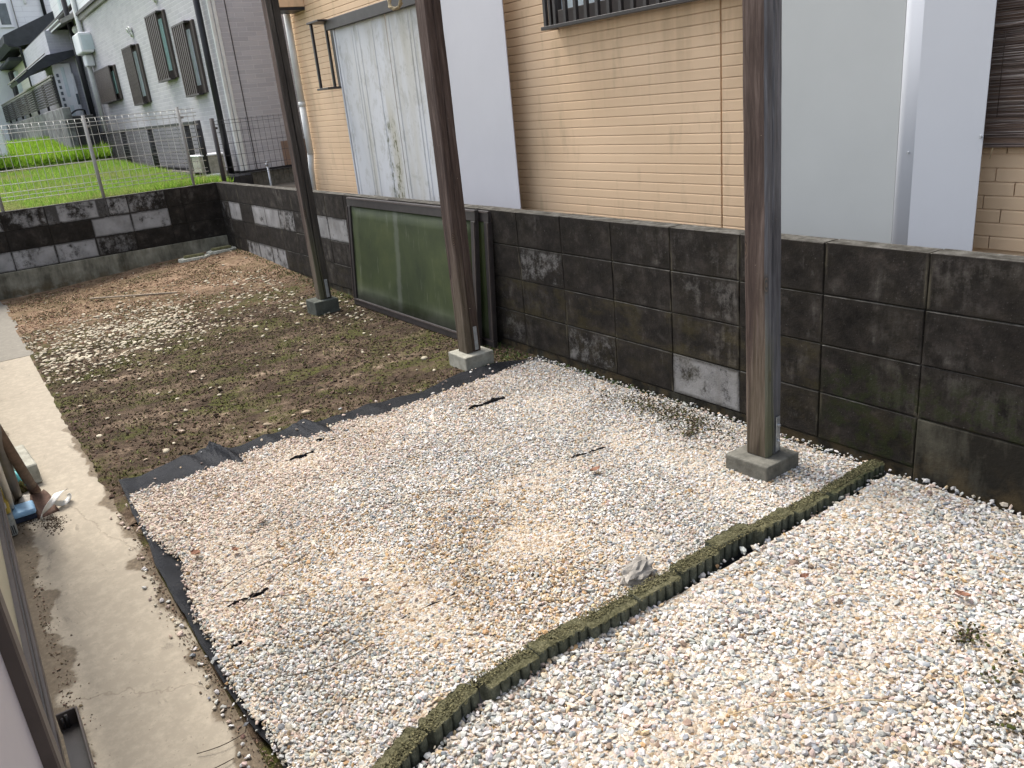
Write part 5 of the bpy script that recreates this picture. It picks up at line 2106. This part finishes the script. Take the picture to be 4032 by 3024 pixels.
GLEAF = 'dry leaves fallen on gravel and soil'
LEAVES = [(-.591, -2.241, .040, .017, 'dead_leaf', 30, 'reddish brown dry leaf on gravel near the left fabric edge'),
          (-.046, -.812, .048, .018, 'dead_leaf', 80, 'dark brown dry leaf on gravel near the black slit left of the near post'),
          (-.675, -1.972, .045, .014, 'pale_leaf', 60, 'tan dry leaf on pink gravel below the fabric fold'),
          (-.507, -2.123, .035, .012, 'dead_leaf', 10, 'small curled brown leaf beside the reddish leaf'),
          (-3.05, -1.62, .055, .017, 'pale_leaf', 70, 'pale pink leaf lying in the middle of the bare soil'),
          (-3.62, -1.45, .045, .013, 'pale_leaf', 20, 'pale grey leaf on soil near the pebbles'),
          (-2.0, -1.95, .04, .012, 'pale_leaf', 45, 'whitish leaf on soil just above the black fabric'),
          (.02, -1.86, .03, .011, 'dead_leaf', 45, 'brown leaf scrap on golden gravel near the lower black slit'),
          (1.30, -.62, .04, .014, 'dead_leaf', 15, 'brown leaf on white gravel near the right edge'),
          (.95, -.85, .03, .011, 'dead_leaf', 70, 'small brown leaf on white gravel beyond the edging')]
for lx, ly, l, w_, m_, a_z, lab in LEAVES:
    o = leaf_mesh(l, w_, m_, .016)
    z = soil_z(lx, ly) + .008 if lx < -1.5 else float(bed_height(np.array([lx]), np.array([ly]))[0]) + .024
    o.location = (lx, ly, z)
    o.rotation_euler = (rad(random.uniform(-8, 8)), rad(random.uniform(-8, 8)), rad(a_z))
    tag(o, lab, 'leaf', GLEAF)


def stem(pts, r, mat, label, group=None):
    o = tube('twig', mat, pts, r, None, 5)
    return tag(o, label, 'twig', group)


def gz(x, y):
    return float(bed_height(np.array([x]), np.array([y]))[0]) + .026


def arc(a, c, n=8, bow=.04, lift=.006):
    out = []
    dx, dy = c[0] - a[0], c[1] - a[1]
    for i in range(n + 1):
        t = i / n
        x, y = a[0] + dx * t - dy * bow * math.sin(math.pi * t), a[1] + dy * t + dx * bow * math.sin(math.pi * t)
        z = gz(x, y) if y > at_x(FL, x) else -.860
        out.append((x, y, z + lift * math.sin(math.pi * t)))
    return out


GT = 'thin dry stems on the gravel'
for a, c, bow, lab in [((-.25, -2.28), (-.33, -2.02), .08, 'thin dark dry stem pointing at the reddish leaf near the left fabric edge'),
                       ((-.20, -2.26), (-.05, -2.03), -.06, 'dark dry stem running right beside the lower left black slit'),
                       ((-.12, -2.22), (-.28, -1.93), .05, 'longest dark dry stem, curving up from the lower left black slit'),
                       ((.30, -2.24), (.34, -1.99), -.15, 'bowed dark stem on pale gravel above the path stems at the bottom'),
                       ((-.38, -1.45), (-.28, -1.28), .1, 'single dark stem in the middle of the golden gravel')]:
    stem(arc(a, c, bow=bow), .0014, 'twig_bark', lab, GT)
GP = 'stems hanging over the concrete path'
for a, c, bow, lab in [((.365, -2.36), (.36, -2.50), .15, 'upper thin dark stem reaching over the concrete path at the bottom'),
                       ((.44, -2.43), (.37, -2.56), .25, 'lower curved dark stem lying on the concrete path at the bottom')]:
    stem(arc(a, c, bow=bow), .0012, 'twig_bark', lab, GP)
GS = 'straw bits on the near gravel'
for a, c, bow, lab in [((1.18, -1.45), (1.30, -1.25), .05, 'pale straw on white gravel at the lower right'),
                       ((1.30, -1.30), (1.42, -1.12), .08, 'pale straw nearest the lower right corner of the gravel'),
                       ((1.05, -.95), (1.12, -.80), .1, 'pale straw in the middle of the white gravel bed'),
                       ((.80, -1.55), (.88, -1.40), -.1, 'pale straw on white gravel just right of the mossy edging'),
                       ((1.45, -.95), (1.55, -1.15), .1, 'pale straw beside the dark debris at the right edge')]:
    stem(arc(a, c, bow=bow), .0016, 'straw', lab, GS)
# broken slats lying on the soil
for i, (a, c, lab) in enumerate([((-6.35, -1.72), (-5.75, -1.05), 'thin pale lath lying on the far soil')]):
    b = MB()
    d = Vector((c[0] - a[0], c[1] - a[1], 0))
    L = d.length
    b.box((0, -.009, -.006), (L, .009, .006), .002, jit=.002)
    o = b.build('wood_lath', 'lath_wood')
    o.location = (a[0], a[1], max(soil_z(*a), soil_z(*c)) + .002)
    o.rotation_euler = (0, 0, math.atan2(d.y, d.x))
    tag(o, lab, 'lath')
# dark wet debris with rootlets on the right gravel and moss at the wall foot
n = 2200
cs = [(-.36, -.17, .16, .05, 520), (-.10, -.20, .1, .05, 260), (1.50, -.85, .03, .05, 50), (1.62, -1.0, .03, .04, 60), (-.03, -.29, .02, .02, 70), (1.387, -.765, .022, .026, 90)]
xx = np.concatenate([RNG.normal(c[0], c[2], c[4]) for c in cs])
yy = np.concatenate([RNG.normal(c[1], c[3], c[4]) for c in cs])
ok = (yy < -.01)
xx, yy = xx[ok], yy[ok]
zz = bed_height(xx, yy) + .018
T = np.array([.045, .036, .022]) * RNG.uniform(.4, 1.8, (len(xx), 1))
mossy = RNG.random(len(xx)) < .3
T[mossy] = np.array([.05, .055, .015])
V, F, tv = scatter(np.stack([xx, yy, zz], 1), RNG.uniform(.004, .014, len(xx)), (.4, 1, .4, .8), .4, T, 1, 8, .3)
stuff(np_mesh('dark_debris', V, F, 'clod', tv))
n = 700
xx = np.concatenate([RNG.normal(-1.40, .05, n // 2), RNG.normal(-1.55, .06, n // 2)])
yy = np.concatenate([RNG.normal(-2.625, .022, n // 2), RNG.normal(-2.70, .03, n // 2)])
T = np.array([.045, .032, .022]) * RNG.uniform(.5, 1.7, (n, 1))
V, F, tv = scatter(np.stack([xx, yy, np.full(n, -.866)], 1), RNG.uniform(.0025, .009, n), (.4, 1, .2, .5), .3, T, 1, 6, .3)
stuff(np_mesh('path_dirt', V, F, 'clod', tv))
print('objects', len(bpy.data.objects))
